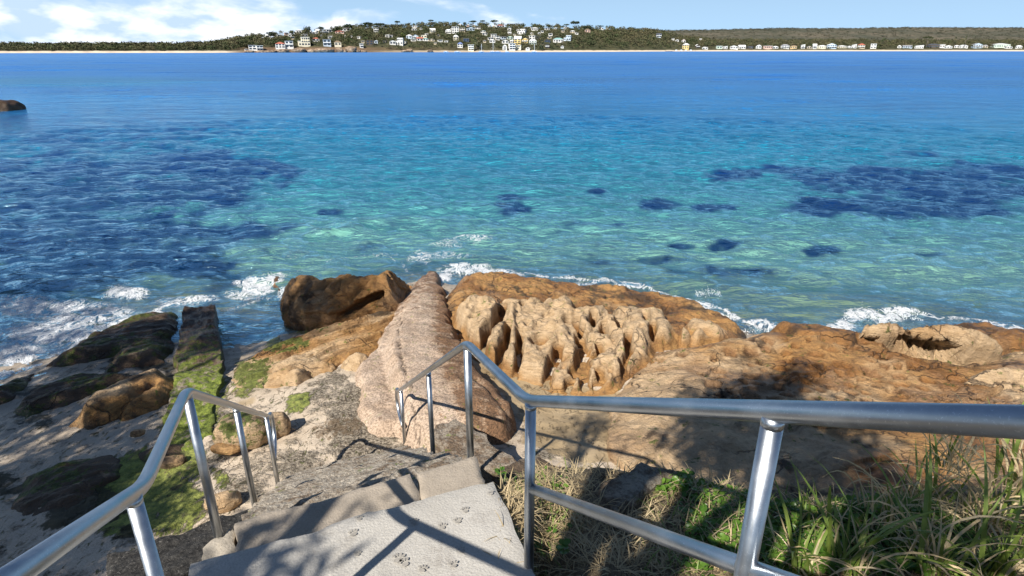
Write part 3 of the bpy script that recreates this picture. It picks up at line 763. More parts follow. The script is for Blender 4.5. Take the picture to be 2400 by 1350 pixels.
boat(1155, 10, 16, 'white sailing boat with the tallest bare mast, middle of three')
boat(1252, 9, 13, 'white sailing boat near the sand, rightmost of three masts', -.3)
boat(1167, 9, 0, 'white motor boat just right of the tallest mast')
boat(1189, 7, 0, 'small white motor boat below the white waterfront houses', -.1)
boat(1072, 10, 0, 'long white motor boat, right of two moored off the centre beach', 0)
boat(1045, 8, 0, 'white motor boat, left of two moored off the centre beach', .1)
M_timber = plain('jetty_timber', (.30, .26, .22), .9)
Yj = float(np.interp(1595, _yx, _yy)) - 14
root = empty('jetty', (float(px2u(1595)) * Yj, Yj, 0), .05, 'low timber jetty with white sheds at the left end of the beach', 'jetty')
m = MB(); m.box((0, 0, 1.35), (62, 3.5, .3)); m.build('deck', M_timber, root)
for k in range(11):
    m = MB(); m.tube([(-30 + 6 * k, -1.6, -1), (-30 + 6 * k, -1.6, 1.9)], .22, 6); m.build('pile', M_timber, root)
for k, x in enumerate((-8, 2, 11, 21)):
    m = MB(); m.box((x, .4, 2.35), (3.2, 2.2, 1.7)); m.build('shed', M_hull, root)
# ------------------------------------------------------------------ near shore: base ground
CTRL = [(820,1090,.8),(950,1000,.82),(700,1000,.76),(640,1100,.8),(560,1150,.82),(450,1000,.55),(450,1150,.7),(300,1050,.5),(150,1050,.38),(50,1100,.38),(300,1200,.62),(50,1250,.55),
 (200,880,.22),(110,900,.10),(60,980,.2),(20,870,.0),(250,800,-.02),(420,700,-.2),(560,740,-.18),(590,800,-.06),(620,840,.2),(720,830,.42),(560,900,.42),(750,900,.65),(800,800,.5),(660,680,-.5),(820,620,-.8),(1000,610,-.7),(1010,650,-.1),
 (500,650,-.8),(200,640,-1.3),(0,700,-.9),(1250,950,.66),(1400,935,.62),(1200,800,.55),(1400,750,.4),(1300,655,-.3),(1500,668,-.3),(1620,715,-.35),(1250,1050,.85),(1500,900,.75),(1800,850,.7),(1700,1000,.9),
 (2000,900,.75),(2000,1050,1.0),(2300,900,.8),(2400,1000,1),(1800,760,-.3),(1940,775,-.3),(2200,770,-.15),(2390,790,-.1),(2000,715,-.32),(1700,690,-.3),(2200,735,-.35),(2400,760,-.3),(1600,640,-1.1),(2300,690,-1.0),
 (1200,580,-1.6),(1800,600,-1.6),(2300,620,-1.6),(600,560,-2),(100,560,-2),(1000,520,-2.4),(1600,500,-2.4),(2300,540,-2.4),(1100,635,-.6)]
cp = np.array([W(*c) for c in CTRL])
def _tps(d2): return np.where(d2 > 1e-9, .5 * d2 * np.log(d2 + 1e-12), 0)
_D = ((cp[:, None, :2] - cp[None, :, :2])**2).sum(-1)
_A = np.zeros((len(cp) + 3,) * 2); _A[:len(cp), :len(cp)] = _tps(_D) + np.eye(len(cp)) * .25
_A[:len(cp), len(cp):] = np.c_[np.ones(len(cp)), cp[:, :2]]; _A[len(cp):, :len(cp)] = _A[:len(cp), len(cp):].T
_s = np.linalg.solve(_A, np.r_[cp[:, 2], 0, 0, 0])
def base_z(X, Y):
    z = _s[-3] + _s[-2] * X + _s[-1] * Y
    for k in range(len(cp)): z = z + _s[k] * _tps((X - cp[k, 0])**2 + (Y - cp[k, 1])**2)
    z = np.clip(z, -3, 1.35)
    far = sstep(18, 26, Y)
    return z * (1 - far) + (-3.2) * far
def pxmask(X, Y, Z, ells):
    """soft blobs given as pixel ellipses px, py, rx, ry, strength"""
    a, b = P(X, Y, Z); m = np.zeros(X.shape)
    wx = 18 * fbm(X * .8, Y * .8, 3); wy = 12 * fbm(X * .8 + 40, Y * .8, 3)
    for e in ells:
        d = np.hypot((a + wx - e[0]) / e[2], (b + wy - e[1]) / e[3])
        m = np.maximum(m, e[4] * (1 - sstep(.55, 1.1, d)))
    return m

# ---- the bank the stair comes down: lawn edge right of the landing and ground behind the camera
_bk = np.array([W(*c) for c in [(1170,1090,3.25),(1260,1078,3.1),(1380,1092,3.0),(1500,1108,2.95),(1650,1128,2.9),(1800,1140,2.95),(1900,1100,3.05),(2050,1060,3.1),(2400,1010,3.2)]])
BANK = [tuple(p[:2]) for p in _bk] + [(9, 4.6), (12, -6), (-.2, -6), (-.05, 1.0), (.05, 2.2)]
def bank_top(X, Y):
    return 3.42 + .62 * sstep(2.4, .6, Y) - .10 * np.clip(X, 0, 4) - .12 * np.clip(Y - 2.3, 0, 3)

ALG = [(380,1180,110,90,1.),(420,1020,60,60,.9),(470,960,50,50,.9),(330,1150,140,110,1.),(440,1080,60,60,.8),(300,1230,80,40,.9),(500,910,40,60,.5),(640,800,40,16,.9),(700,950,45,22,1.),(590,870,40,30,.8),(560,900,30,30,.7),(740,860,25,14,.5),(250,1130,60,30,.6),(140,1120,110,20,.35),(520,1120,25,30,.6),(730,770,60,22,.7)]
GRAV = [(1300,1064,70,14,.7),(850,1000,110,120,1.),(700,1090,90,40,.9),(560,1140,70,40,.8),(900,1080,150,60,1.),(520,1010,26,90,.9),(780,930,60,70,.7),(600,1090,40,60,.35),(480,1180,60,30,.8)]
DARKS = [(330,870,120,40,.6),(430,1110,40,60,.35),(60,1130,120,40,.6),(200,1010,120,16,.35),(180,1180,150,55,.8),(60,1000,70,35,.5),(120,920,120,25,.7),(300,1250,150,30,.5)]
BRN = [(800,1000,55,26,.6),(760,1010,40,20,.5),(1400,1000,260,90,.25)]
x0, x1, y0_, y1_ = -13, 15, 2.2, 21
nx, ny = 500, 340
xs = np.linspace(x0, x1, nx); ys = y0_ + (y1_ - y0_) * np.linspace(0, 1, ny)**1.15
X, Y = np.meshgrid(xs, ys)
Z = base_z(X, Y) + .035 * fbm(X * .9, Y * .9, 4) + .012 * fbm(X * 5, Y * 5, 3)
a_alg = pxmask(X, Y, Z, ALG); a_gr = pxmask(X, Y, Z, GRAV); a_dk = pxmask(X, Y, Z, DARKS); a_br = pxmask(X, Y, Z, BRN)
Z = Z + a_gr * .018 * np.maximum(fbm(X * 16, Y * 16, 2), -.3) + a_alg * .015 * fbm(X * 12, Y * 12, 2) + a_dk * .10 * np.abs(fbm(X * 2.2, Y * 2.2, 4))
me = None
t = NT('beach_sand'); p = t.pos()
sand = t.mix(t.rng(t.noise(p, 1.1, 5, .6), .3, .7), (.50, .405, .30), (.63, .53, .41))
sand = t.mix(t.rng(t.noise(p, 60, 3, .6), .45, .75), sand, (.36, .28, .20))
gr = t.vor(p, 34, 'F1', 'Color')
grc = t.mix(.55, t.mix(t.noise(p, 42, 2), (.06, .05, .04), (.52, .45, .35)), gr, 'MULTIPLY')
grc = t.mix(t.rng(t.noise(p, 26, 5, .7), .42, .6), (.085, .066, .045), (.47, .40, .305))
gm = t.rng(t.math('ADD', t.attr('gravel'), t.math('MULTIPLY_ADD', t.nz(p, 3.5, 6, .65), 1.7, -.85)), .15, .85, 0, .92, True)
col = t.mix(gm, sand, grc)
alc = t.mix(t.rng(t.noise(p, 12, 5, .7), .35, .65), (.075, .11, .014), (.31, .34, .06))
am = t.rng(t.math('ADD', t.attr('algae'), t.math('MULTIPLY_ADD', t.nz(t.map(p, (1.4, .6, 1), (0, 0, 0), (0, 0, .5)), 9, 8, .75), 1.5, -.80)), .20, .62, 0, .92, True)
col = t.mix(am, col, alc)
dm = t.rng(t.math('ADD', t.attr('weedy'), t.math('MULTIPLY_ADD', t.nz(p, 2.6, 6, .65), 1.2, -.6)), .35, .6, 0, .92, True)
col = t.mix(dm, col, t.mix(t.noise(p, 9, 5), (.022, .020, .012), (.075, .068, .032)))
bm_ = t.rng(t.math('ADD', t.attr('litter'), t.math('MULTIPLY_ADD', t.nz(t.map(p, (1, .45, 1), (0, 0, 0), (0, 0, .7)), 14, 6, .7), 1.2, -.6)), .25, .6, 0, .75, True)
col = t.mix(bm_, col, (.17, .115, .065))
sepz = t.node('ShaderNodeSeparateXYZ'); t.l.new(p, sepz.inputs[0])
wz = t.math('ADD', sepz.outputs[2], t.math('MULTIPLY_ADD', t.noise(p, .9, 4), .30, -.15))
wet = t.rng(wz, .12, .55, 1, 0, True)
col = t.mix(t.math('MULTIPLY', wet, .62), col, t.mix(.45, col, (.10, .085, .065), 'MULTIPLY'))
dampm = t.rng(t.math('ADD', t.attr('damp'), t.math('MULTIPLY_ADD', t.nz(p, 2.2, 5, .6), .7, -.35)), .25, .75, 0, 1, True)
col = t.mix(dampm, col, t.mix(t.rng(t.noise(p, 1.6, 5), .35, .65), (.30, .215, .115), (.45, .34, .205)))
deep = t.rng(sepz.outputs[2], -.1, -1.2, 0, 1, True)
col = t.mix(deep, col, (.30, .37, .26))
rr = t.math('MULTIPLY_ADD', t.math('MAXIMUM', wet, t.math('MULTIPLY', dampm, .6)), -.55, .92)
hgt = t.math('ADD', t.math('MULTIPLY', t.noise(p, 30, 6, .7), t.math('MULTIPLY_ADD', gm, 1.4, .25)), t.math('MULTIPLY', t.noise(p, 9, 5, .65), t.math('MULTIPLY_ADD', am, 1.6, .3)))
M_sand = t.done(t.bsdf(col, rr, 0, t.bump(hgt, .035, 1.0)))
me = mesh_from('sand', np.stack([X, Y, Z], -1).reshape(-1, 3), grid_faces(ny, nx), M_sand)
attr(me, 'algae', a_alg.ravel()); attr(me, 'gravel', a_gr.ravel()); attr(me, 'weedy', a_dk.ravel()); attr(me, 'litter', a_br.ravel())
attr(me, 'damp', pxmask(X, Y, Z, [(1330,960,170,70,1.),(1240,930,90,70,1.),(1180,880,60,60,.9),(1390,1040,120,50,1.),(1290,1020,80,40,.8),(1440,980,60,80,1.),(1130,850,50,50,.8),(600,850,60,30,.5),(560,930,40,40,.4)]).ravel())
tag(link('beach_ground', me), 'pale sand with gravel and green weed between the rocks', None, None, 'structure')

# ------------------------------------------------------------------ rocks
t = NT('sandstone'); p = t.pos()
n1 = t.noise(p, 1.3, 6, .6); n2 = t.noise(t.map(p, (1, 1, 3.2)), 4.5, 6, .65, .6)
tan_ = t.mix(t.rng(n2, .35, .68), (.60, .435, .265), (.42, .285, .155))
org = t.mix(t.rng(n2, .3, .7), (.47, .26, .09), (.27, .138, .05))
om = t.rng(t.math('ADD', t.attr('orange'), t.math('MULTIPLY_ADD', n1, .9, -.45)), .25, .75, 0, 1, True)
col = t.mix(om, tan_, org)
strk = t.noise(t.map(p, (1.2, 1.2, 9), (0, 0, 0), (.12, .1, .4)), 5, 5, .6, .8)
col = t.mix(t.rng(strk, .53, .66, 0, .42), col, t.mix(.5, col, (.16, .08, .035)))
spk = t.noise(p, 38, 4, .7)
col = t.mix(t.rng(spk, .52, .72, 0, .35), col, (.14, .085, .05))
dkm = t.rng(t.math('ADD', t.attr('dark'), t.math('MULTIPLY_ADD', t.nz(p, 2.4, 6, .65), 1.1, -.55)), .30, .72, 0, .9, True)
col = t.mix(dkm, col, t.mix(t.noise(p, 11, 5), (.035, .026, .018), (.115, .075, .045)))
alg = t.rng(t.math('ADD', t.attr('algae'), t.math('MULTIPLY_ADD', t.nz(p, 6, 6, .7), 1.4, -.7)), .32, .62, 0, .92, True)
col = t.mix(alg, col, t.mix(t.rng(t.noise(p, 14, 5, .7), .35, .65), (.035, .055, .008), (.16, .20, .035)))
sepz = t.node('ShaderNodeSeparateXYZ'); t.l.new(p, sepz.inputs[0])
wz = t.math('ADD', sepz.outputs[2], t.math('MULTIPLY_ADD', t.noise(p, 1.6, 5), .5, -.25))
wet = t.math('MAXIMUM', t.rng(wz, .08, .52, 1, 0, True), t.attr('wet'))
col = t.mix(t.math('MULTIPLY', wet, .75), col, t.mix(1.0, col, (.52, .40, .33), 'MULTIPLY'))
rr = t.math('MULTIPLY_ADD', wet, -.52, .86)
hg = t.math('ADD', t.math('MULTIPLY', t.noise(p, 22, 6, .7), .8), t.math('MULTIPLY', strk, 1.5))
hg = t.math('ADD', hg, t.math('MULTIPLY', t.noise(p, 6, 5, .6), 1.0))
wv_ = t.node('ShaderNodeVectorMath', operation='ADD'); t.l.new(t.map(p, (1.0, 1.6, 1.8), (0, 0, 0), (0, 0, .45)), wv_.inputs[0])
nc = t.node('ShaderNodeTexNoise'); t.l.new(p, nc.inputs['Vector']); nc.inputs['Scale'].default_value = 2.2; nc.inputs['Detail'].default_value = 5
t.l.new(nc.outputs['Color'], wv_.inputs[1])
ck = t.rng(t.vor(wv_.outputs[0], 1.05, 'DISTANCE_TO_EDGE'), .004, .030, 1, 0, True)
ck = t.math('MULTIPLY', ck, t.rng(t.noise(p, .8, 3), .48, .60))           # joints, open only here and there
col = t.mix(t.math('MULTIPLY', ck, .7), col, (.07, .045, .03))
grit = t.noise(p, 70, 3, .7)
hg = t.math('ADD', hg, t.math('ADD', t.math('MULTIPLY', grit, .45), t.math('MULTIPLY', ck, -1.6)))
M_rock = t.done(t.bsdf(col, rr, 0, t.bump(hg, .032, 1.0), .4))

t = NT('rough_concrete'); p = t.pos()
tone_ = t.attr('tone', 'Color')
agg = t.noise(p, 34, 4, .7); big = t.noise(p, 2.0, 6, .6)
pale = t.mix(t.rng(big, .35, .65), t.attr('tone', 'Color'), t.mix(1, t.attr('tone', 'Color'), (.72, .68, .64), 'MULTIPLY'))
col = t.mix(t.rng(agg, .42, .53), t.mix(.55, pale, (.10, .065, .04)), pale)
col = t.mix(t.rng(t.noise(p, 24, 5, .75), .56, .68, 0, .45), col, (.12, .08, .055))
dkm = t.rng(t.math('ADD', t.attr('dark'), t.math('MULTIPLY_ADD', t.nz(p, 4.5, 7, .75), 1.5, -.75)), .28, .70, 0, .9, True)
dkc = t.mix(t.rng(t.noise(p, 32, 5, .8), .35, .62), t.mix(1, tone_, (.06, .05, .045), 'MULTIPLY'), t.mix(1, tone_, (.55, .42, .32), 'MULTIPLY'))
col = t.mix(dkm, col, dkc)
alg = t.rng(t.math('ADD', t.attr('algae'), t.math('MULTIPLY_ADD', t.nz(p, 7, 6, .7), 1.2, -.6)), .30, .60, 0, .95, True)
col = t.mix(alg, col, t.mix(t.rng(t.noise(p, 16, 5, .7), .35, .65), (.045, .075, .008), (.24, .29, .04)))
cr = t.attr('crack')
col = t.mix(t.rng(cr, .3, .8, 0, .85), col, (.05, .035, .025))
wet = t.attr('wet')
col = t.mix(t.math('MULTIPLY', wet, .7), col, t.mix(1.0, col, (.45, .38, .34), 'MULTIPLY'))
hg = t.math('ADD', t.math('MULTIPLY', agg, .6), t.math('MULTIPLY', t.noise(p, 18, 5, .7), 1.0))
M_conc_rough = t.done(t.bsdf(col, t.math('MULTIPLY_ADD', wet, -.5, .9), 0, t.bump(hg, .03, 1.0)))

def patch(name, poly, hfun, res, mat, label, cat='rock', warp=.08, wfreq=1.6, group=None, over=None, skirt=.14, drop=.5, kind=None, parent=None, blur=0):
    """a rock standing on the ground: outline poly [(px,py,z)], hfun(X,Y,sd,base) -> z and attribute dict"""
    pw = np.array([W(*q) for q in poly])
    lo = pw[:, :2].min(0) - .35; hi = pw[:, :2].max(0) + .35
    nx = int((hi[0] - lo[0]) / res) + 2; ny = int((hi[1] - lo[1]) / res) + 2
    X, Y = np.meshgrid(np.linspace(lo[0], hi[0], nx), np.linspace(lo[1], hi[1], ny))
    wx = warp * fbm(X * wfreq + 3, Y * wfreq, 4); wy = warp * fbm(X * wfreq + 31, Y * wfreq + 7, 4)
    sd = sdpoly(X + wx, Y + wy, pw)
    B = base_z(X, Y)
    Z, at = hfun(X, Y, sd, B)
    for _ in range(blur):
        Z[1:-1, 1:-1] = (Z[1:-1, 1:-1] * 2 + Z[:-2, 1:-1] + Z[2:, 1:-1] + Z[1:-1, :-2] + Z[1:-1, 2:]) / 6
    Zo = np.where(sd < 0, np.minimum(Z, B) + sd * 4 * drop, Z)
    XX, YY = X, Y
    if over is not None: XX, YY = over(X, Y, Zo, sd, B)
    co = np.stack([XX, YY, Zo], -1).reshape(-1, 3)
    f = grid_faces(ny, nx)
    keep = (sd.ravel()[f] > -skirt).all(1)
    f = f[keep]
    names = list(at); vals = [np.broadcast_to(at[k], X.shape + ((3,) if np.ndim(at[k]) == 3 or (np.ndim(at[k]) == 1) else ())).reshape((-1, 3) if (np.ndim(at[k]) in (1, 3)) else -1) for k in names]
    co, f, vals = compact(co, f, vals)
    org = np.array([*pw[:, :2].mean(0), 0.])
    me = mesh_from(name, co - org, f, mat)
    for k, v in zip(names, vals): attr(me, k, v)
    o = link(name, me, parent, org)
    if parent is None: tag(o, label, cat, group, kind)
    return o

# big overhanging rock at the water
def saw(v):
    f = v - np.floor(v); return np.where(f < .84, f / .84, (1 - f) / .16)
def saw(v): return v - np.floor(v)
def grooves(c, freq, width, seed, u, v, brk=.0):
    """narrow bedding joints along lines of equal c, broken here and there"""
    q = c * freq; k = np.floor(q + .5)
    off = .28 * np.sin(k * 12.9898 + seed) 
    d = np.abs(q - k - off) / freq
    return np.exp(-(d / width)**2) * sstep(brk - .15, brk + .15, noise2(u * 1.1 + k * 3.7 + seed, v * .4 + k))
def h_big(X, Y, sd, B):
    a0_, b0_ = P(X, Y, 1.2 + 0 * X)
    top = 1.08 + .10 * fbm(X * .8, Y * .8, 3) - (.50 * sstep(628, 720, b0_)) * sstep(815, 880, a0_) - .25 * sstep(650, 730, b0_) * (1 - sstep(815, 880, a0_))
    prof = sstep(-.02, .50, sd)**.5
    u = X * .86 + Y * .5; v = -X * .5 + Y * .86
    vw = v + .16 * fbm(u * .8, v * .8, 3)
    z = B + (top - B) * prof + .06 * (saw(vw * 2.1) - .5) * prof + .035 * fbm(X * 3, Y * 3, 4) * prof
    z -= prof * (.16 * grooves(vw, 3.3, .022, 1, u, v) + .10 * grooves(vw + .1 * noise2(u * 2, v * 2), 7., .014, 5, u, v))
    gro, gq = dseg(X + .05 * fbm(X * 3, Y * 3, 3), Y + .05 * fbm(X * 3 + 9, Y * 3, 3), [W(760,748,.6)[:2], W(810,728,.7)[:2], W(850,704,.85)[:2], W(872,684,1.)[:2]])
    z = z - (.35 + .65 * gq) * (1 - sstep(.05 + .12 * gq, .09 + .15 * gq, gro))
    pit = np.maximum(0, noise2(X * 2.4 + 4, Y * 2.4) - .25)
    z -= .35 * pit * prof * sstep(760, 840, a0_)
    a, b = P(X, Y, z)
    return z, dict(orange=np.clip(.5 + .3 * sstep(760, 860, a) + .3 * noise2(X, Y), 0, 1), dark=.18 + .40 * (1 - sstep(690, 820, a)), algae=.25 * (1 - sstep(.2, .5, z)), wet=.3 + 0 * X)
def ov_big(X, Y, Z, sd, B):
    h = np.clip((Z - B) / 1.1, 0, 1); lip = np.exp(-np.clip(sd, 0, 2) / .30)
    k = .30 * np.sin(h * 2.6) * lip
    zt = Z + .22 * X - .1 * Y + .08 * fbm(X * 1.2, Y * 1.2, 3)          # tilted beds weathered into the steep face
    bed = .10 * grooves(zt, 3.6, .045, 3, X * 1.2, Y, -.2) + .06 * grooves(zt, 8., .022, 7, X * 1.2, Y, -.1)
    k = k - bed * lip * sstep(.05, .2, h) * (1 - sstep(.9, 1., h))
    a, b = P(X, Y, Z)
    cv = np.clip(1 - ((a - 850 + 10 * noise2(X * 4, Z * 4)) / 62)**2 - ((b - 712 + .50 * (a - 850) + 5 * noise2(X * 5, Z * 5 + 4)) / (13 + .10 * (a - 850)))**2, 0, 1)**.6
    k = k - .55 * cv
    return X - .45 * k, Y - 1.0 * k
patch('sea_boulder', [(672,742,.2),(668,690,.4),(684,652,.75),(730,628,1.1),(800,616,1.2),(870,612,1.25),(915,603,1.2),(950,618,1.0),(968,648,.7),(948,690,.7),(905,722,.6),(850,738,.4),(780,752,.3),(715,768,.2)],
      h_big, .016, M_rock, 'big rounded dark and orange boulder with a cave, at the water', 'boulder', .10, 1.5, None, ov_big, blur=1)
patch('wet_reef_rock', [(588,668,0),(612,640,.0),(660,628,.05),(700,640,.1),(688,690,.05),(664,712,0),(620,694,0)],
      lambda X, Y, sd, B: (np.maximum(B, -.25) + .40 * sstep(0, .7, sd) + .05 * fbm(X * 2, Y * 2, 4) * sstep(0, .3, sd), dict(orange=.55 + 0 * X, dark=.6 + 0 * X, algae=0 * X, wet=1 + 0 * X)),
      .03, M_rock, 'low wet brown rock in the foam left of the big boulder', 'rock', .07, 1.5)
patch('knob_rock', [(940,650,.5),(955,636,.6),(972,640,.6),(972,662,.5),(952,668,.4)],
      lambda X, Y, sd, B: (B + .32 * sstep(0, .35, sd)**.6 + .04 * fbm(X * 5, Y * 5, 3), dict(orange=.9 + 0 * X, dark=.1 + 0 * X, algae=0 * X, wet=.4 + 0 * X)),
      .03, M_rock, 'small orange rock wedged between big boulder and concrete hump', 'rock', .05)

# layered orange ledge below it
def h_led(X, Y, sd, B):
    u = X * .80 + Y * .60; v = -X * .60 + Y * .80
    wv = v + .12 * fbm(u * .9, v * .9, 3)
    prof = sstep(-.02, .22, sd)
    lay = .11 * (1 - saw(wv * 1.6 + .1)) + .05 * (1 - saw(wv * 3.9 + .4 * fbm(u * .6, v, 2)))
    z = B + .02 + prof * (.03 + lay) + .02 * fbm(X * 5, Y * 5, 3) * prof
    z -= prof * (.12 * grooves(wv, 3.1, .030, 2, u, v, -.1) + .06 * grooves(wv + .05 * noise2(u * 2, v), 7.5, .020, 9, u, v, -.05))
    a, b = P(X, Y, z)
    return z, dict(orange=.62 + .35 * noise2(X, Y) - .35 * sstep(800, 870, b), dark=.05 + .30 * (1 - sstep(730, 760, b)), algae=pxmask(X, Y, z, [(720,758,60,22,.9),(640,800,60,25,.9),(690,800,30,10,.8),(580,880,50,40,.8),(600,850,40,20,.7),(560,860,25,20,.5),(630,870,50,20,.4)]), wet=.5 * (1 - sstep(.25, .5, z)))
patch('layered_ledge', [(705,775,.3),(770,748,.4),(850,735,.5),(905,715,.6),(955,690,.7),(958,720,.7),(915,790,.7),(885,830,.75),(850,862,.75),(805,838,.7),(770,862,.65),(716,885,.6),(650,905,.55),(560,915,.42),(538,892,.4),(552,860,.3),(600,826,.2),(650,800,.2)],
      h_led, .013, M_rock, 'thin-layered orange sandstone ledge sloping to the sand', 'rock', .10, 1.2, blur=1)
def h_tan(X, Y, sd, B):
    u = X * .8 + Y * .6; v = -X * .6 + Y * .8
    z = B + .20 * sstep(-.02, .20, sd)**.6 + .08 * fbm(X * 2.2, Y * 2.2, 4) * sstep(0, .1, sd) - .07 * grooves(v + .08 * fbm(u, v, 2), 5., .018, 6, u, v) * sstep(0, .1, sd)
    return z, dict(orange=.35 + .3 * noise2(X * 2, Y * 2), dark=.05 + 0 * X, algae=.35 * sstep(-5.0, -5.6, X), wet=0 * X)
patch('tan_ledge_rock', [(618,890,.6),(640,850,.6),(690,822,.7),(752,818,.8),(782,832,.8),(770,852,.75),(735,862,.7),(720,885,.65),(700,905,.6),(668,905,.55)], h_tan, .028, M_rock, 'lumpy tan rock with a shadowed right edge on the sand', 'rock', .08, 2.2)
patch('pointed_rock', [(800,842,.75),(815,812,.9),(850,800,1.),(880,806,1.),(862,838,.85),(836,862,.75),(812,860,.7)], h_tan, .025, M_rock, 'small pointed tan rock against the concrete hump', 'rock', .06, 2.4)

# concrete hump over the pipe
mound_poly = [(1003,634,.0),(960,672,.25),(925,705,.55),(900,760,.75),(872,815,.8),(832,862,.82),(838,915,.85),(846,962,.85),(870,1012,.85),(948,1020,.9),(982,1058,.92),(1040,1064,.92),(1130,1045,.92),(1205,1010,.9),(1218,985,.9),(1180,935,.85),(1120,872,.8),(1078,800,.78),(1058,735,.7),(1040,678,.35),(1030,640,.02)]
spine = [W(1018,634,.05), W(990,700,.55), W(975,790,.95), W(985,880,1.12), W(1015,960,1.2), W(1050,1030,1.2)]
def h_mound(X, Y, sd, B):
    d, q = dseg(X, Y, [s[:2] for s in spine])
    zt = np.interp(q, np.linspace(0, 1, 6), [s[2] for s in spine])
    a, b = P(X, Y, B)
    B2 = np.maximum(B, -.3)
    stepl = np.array([W(960,672,.4)[:2], W(905,770,.9)[:2], W(893,815,.95)[:2], W(905,880,1.0)[:2], W(930,940,1.05)[:2], W(938,1022,1.0)[:2]])
    xl = np.interp(Y, stepl[::-1, 1], stepl[::-1, 0]) + .04 * fbm(Y * 2, X * 2, 3)
    main = sstep(-.02, .22, X - xl)
    rim = sstep(-.01, .13, sd)**.5
    body_ = sstep(0, .62, sd)**.7
    z = B2 + rim * .17 + main * (np.maximum(zt - B2, .12) - .12) * (.35 * sstep(0, .15, sd)**.5 + .65 * body_)
    # the left apron is a flat pour with a low edge
    z += .025 * fbm(X * 2.2, Y * 2.2, 4) + .012 * fbm(X * 9, Y * 9, 3)
    ck, _ = dseg(X, Y, [W(945,700,.7)[:2], W(932,760,1.)[:2], W(940,830,1.15)[:2], W(950,870,1.2)[:2], W(965,930,1.3)[:2], W(985,1000,1.3)[:2]])
    ck = np.abs(ck + .05 * fbm(X * 3, Y * 3, 4))
    step, _ = dseg(X, Y, [W(893,815,.9)[:2], W(905,880,1.0)[:2], W(930,940,1.05)[:2], W(935,1015,1.0)[:2]])
    crack = np.exp(-(ck / .018)**2)
    z = z - .03 * crack - .02 * np.exp(-(step / .05)**2)
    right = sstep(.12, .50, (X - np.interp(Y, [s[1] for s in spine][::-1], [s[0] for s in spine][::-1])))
    fl, _ = dseg(X, Y, [W(1110,900,.95)[:2], W(1160,960,.9)[:2], W(1200,1005,.9)[:2]])
    z -= .05 * np.exp(-(fl / .05)**2)
    wet = 1 - sstep(-.05, .55, z + .15 * noise2(X * 2, Y * 2))
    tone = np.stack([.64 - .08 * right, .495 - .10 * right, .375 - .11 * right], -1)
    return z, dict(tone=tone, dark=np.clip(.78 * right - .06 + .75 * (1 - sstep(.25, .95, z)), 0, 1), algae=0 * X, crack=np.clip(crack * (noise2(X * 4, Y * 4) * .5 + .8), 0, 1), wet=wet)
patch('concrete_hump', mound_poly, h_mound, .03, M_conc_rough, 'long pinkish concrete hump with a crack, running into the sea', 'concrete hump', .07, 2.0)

# honeycombed rock
RID = [ # polyline px, half width m, height m
 ([(1060,712),(1110,700),(1150,700)],.26,.36), ([(1150,700),(1143,735),(1126,772)],.20,.40), ([(1110,680)],.16,.30), ([(1182,742),(1162,780),(1146,816),(1158,842)],.085,.42), ([(1204,705),(1197,738),(1201,770),(1205,806),(1190,850)],.095,.50),
 ([(1232,752),(1240,735),(1262,728),(1285,740)],.12,.42), ([(1230,775),(1236,800)],.09,.42), ([(1250,815),(1253,845),(1250,880)],.20,.50), ([(1290,770),(1298,800),(1285,825)],.09,.46),
 ([(1270,712),(1300,706),(1335,710),(1360,716)],.17,.58), ([(1300,735),(1318,742),(1328,770),(1346,792),(1354,815),(1332,835),(1314,868)],.13,.56), ([(1250,690),(1246,708)],.10,.36), ([(1280,690),(1272,702)],.12,.42), ([(1327,678),(1334,698)],.15,.44),
 ([(1378,708),(1370,734),(1378,758)],.10,.46), ([(1402,702),(1396,722)],.11,.40), ([(1430,728),(1444,754)],.13,.38), ([(1478,698),(1498,728)],.22,.44),
 ([(1367,785),(1370,768),(1393,766),(1432,776),(1458,778),(1460,808)],.11,.46), ([(1396,767),(1398,800)],.05,.36), ([(1422,806),(1447,823),(1457,848),(1453,870)],.13,.50), ([(1398,826),(1388,855)],.09,.42),
 ([(1354,848),(1344,884),(1347,918)],.10,.48), ([(1313,882),(1307,918)],.10,.36), ([(1352,890),(1400,886),(1444,888)],.12,.42), ([(1440,850),(1440,890)],.10,.44), ([(1514,742),(1500,780)],.20,.42), ([(1551,697),(1560,735),(1582,782)],.21,.52), ([(1600,770),(1570,770)],.2,.3),
 ([(1484,808),(1482,835),(1484,866)],.17,.50), ([(1484,866),(1522,848)],.20,.46), ([(1640,735),(1680,742),(1735,760)],.24,.34), ([(1660,770),(1735,775)],.25,.30), ([(1090,730),(1070,750)],.2,.25),([(1150,860),(1230,900)],.12,.1)]
HOLES = [(1337,741,.15,.55),(1268,786,.19,.30),(1115,735,.13,.22),(1285,735,.10,.14),(1380,797,.07,.35),(1313,712,.06,.1),(1555,728,.06,.12),(1518,725,.10,.3),(1457,742,.10,.25),(1573,790,.08,.15),(1440,822,.05,.12),(1350,735,.08,.4)]
def worley(U, V, seed):
    iu = np.floor(U).astype(int); iv = np.floor(V).astype(int)
    F1 = np.full(U.shape, 9.); F2 = F1.copy(); ID = np.zeros(U.shape)
    for du in (-1, 0, 1):
        for dv in (-1, 0, 1):
            cu, cv = iu + du, iv + dv
            h = _perm[(_perm[(cu + seed) & 511] + cv) & 511]; h2 = _perm[(h + 77) & 511]; h3 = _perm[(h + 191) & 511]
            d = np.hypot(cu + .1 + .8 * h / 512. - U, cv + .1 + .8 * h2 / 512. - V)
            c = d < F1
            F2 = np.where(c, F1, np.minimum(F2, d)); ID = np.where(c, h3 / 512., ID); F1 = np.where(c, d, F1)
    return F1, F2, ID
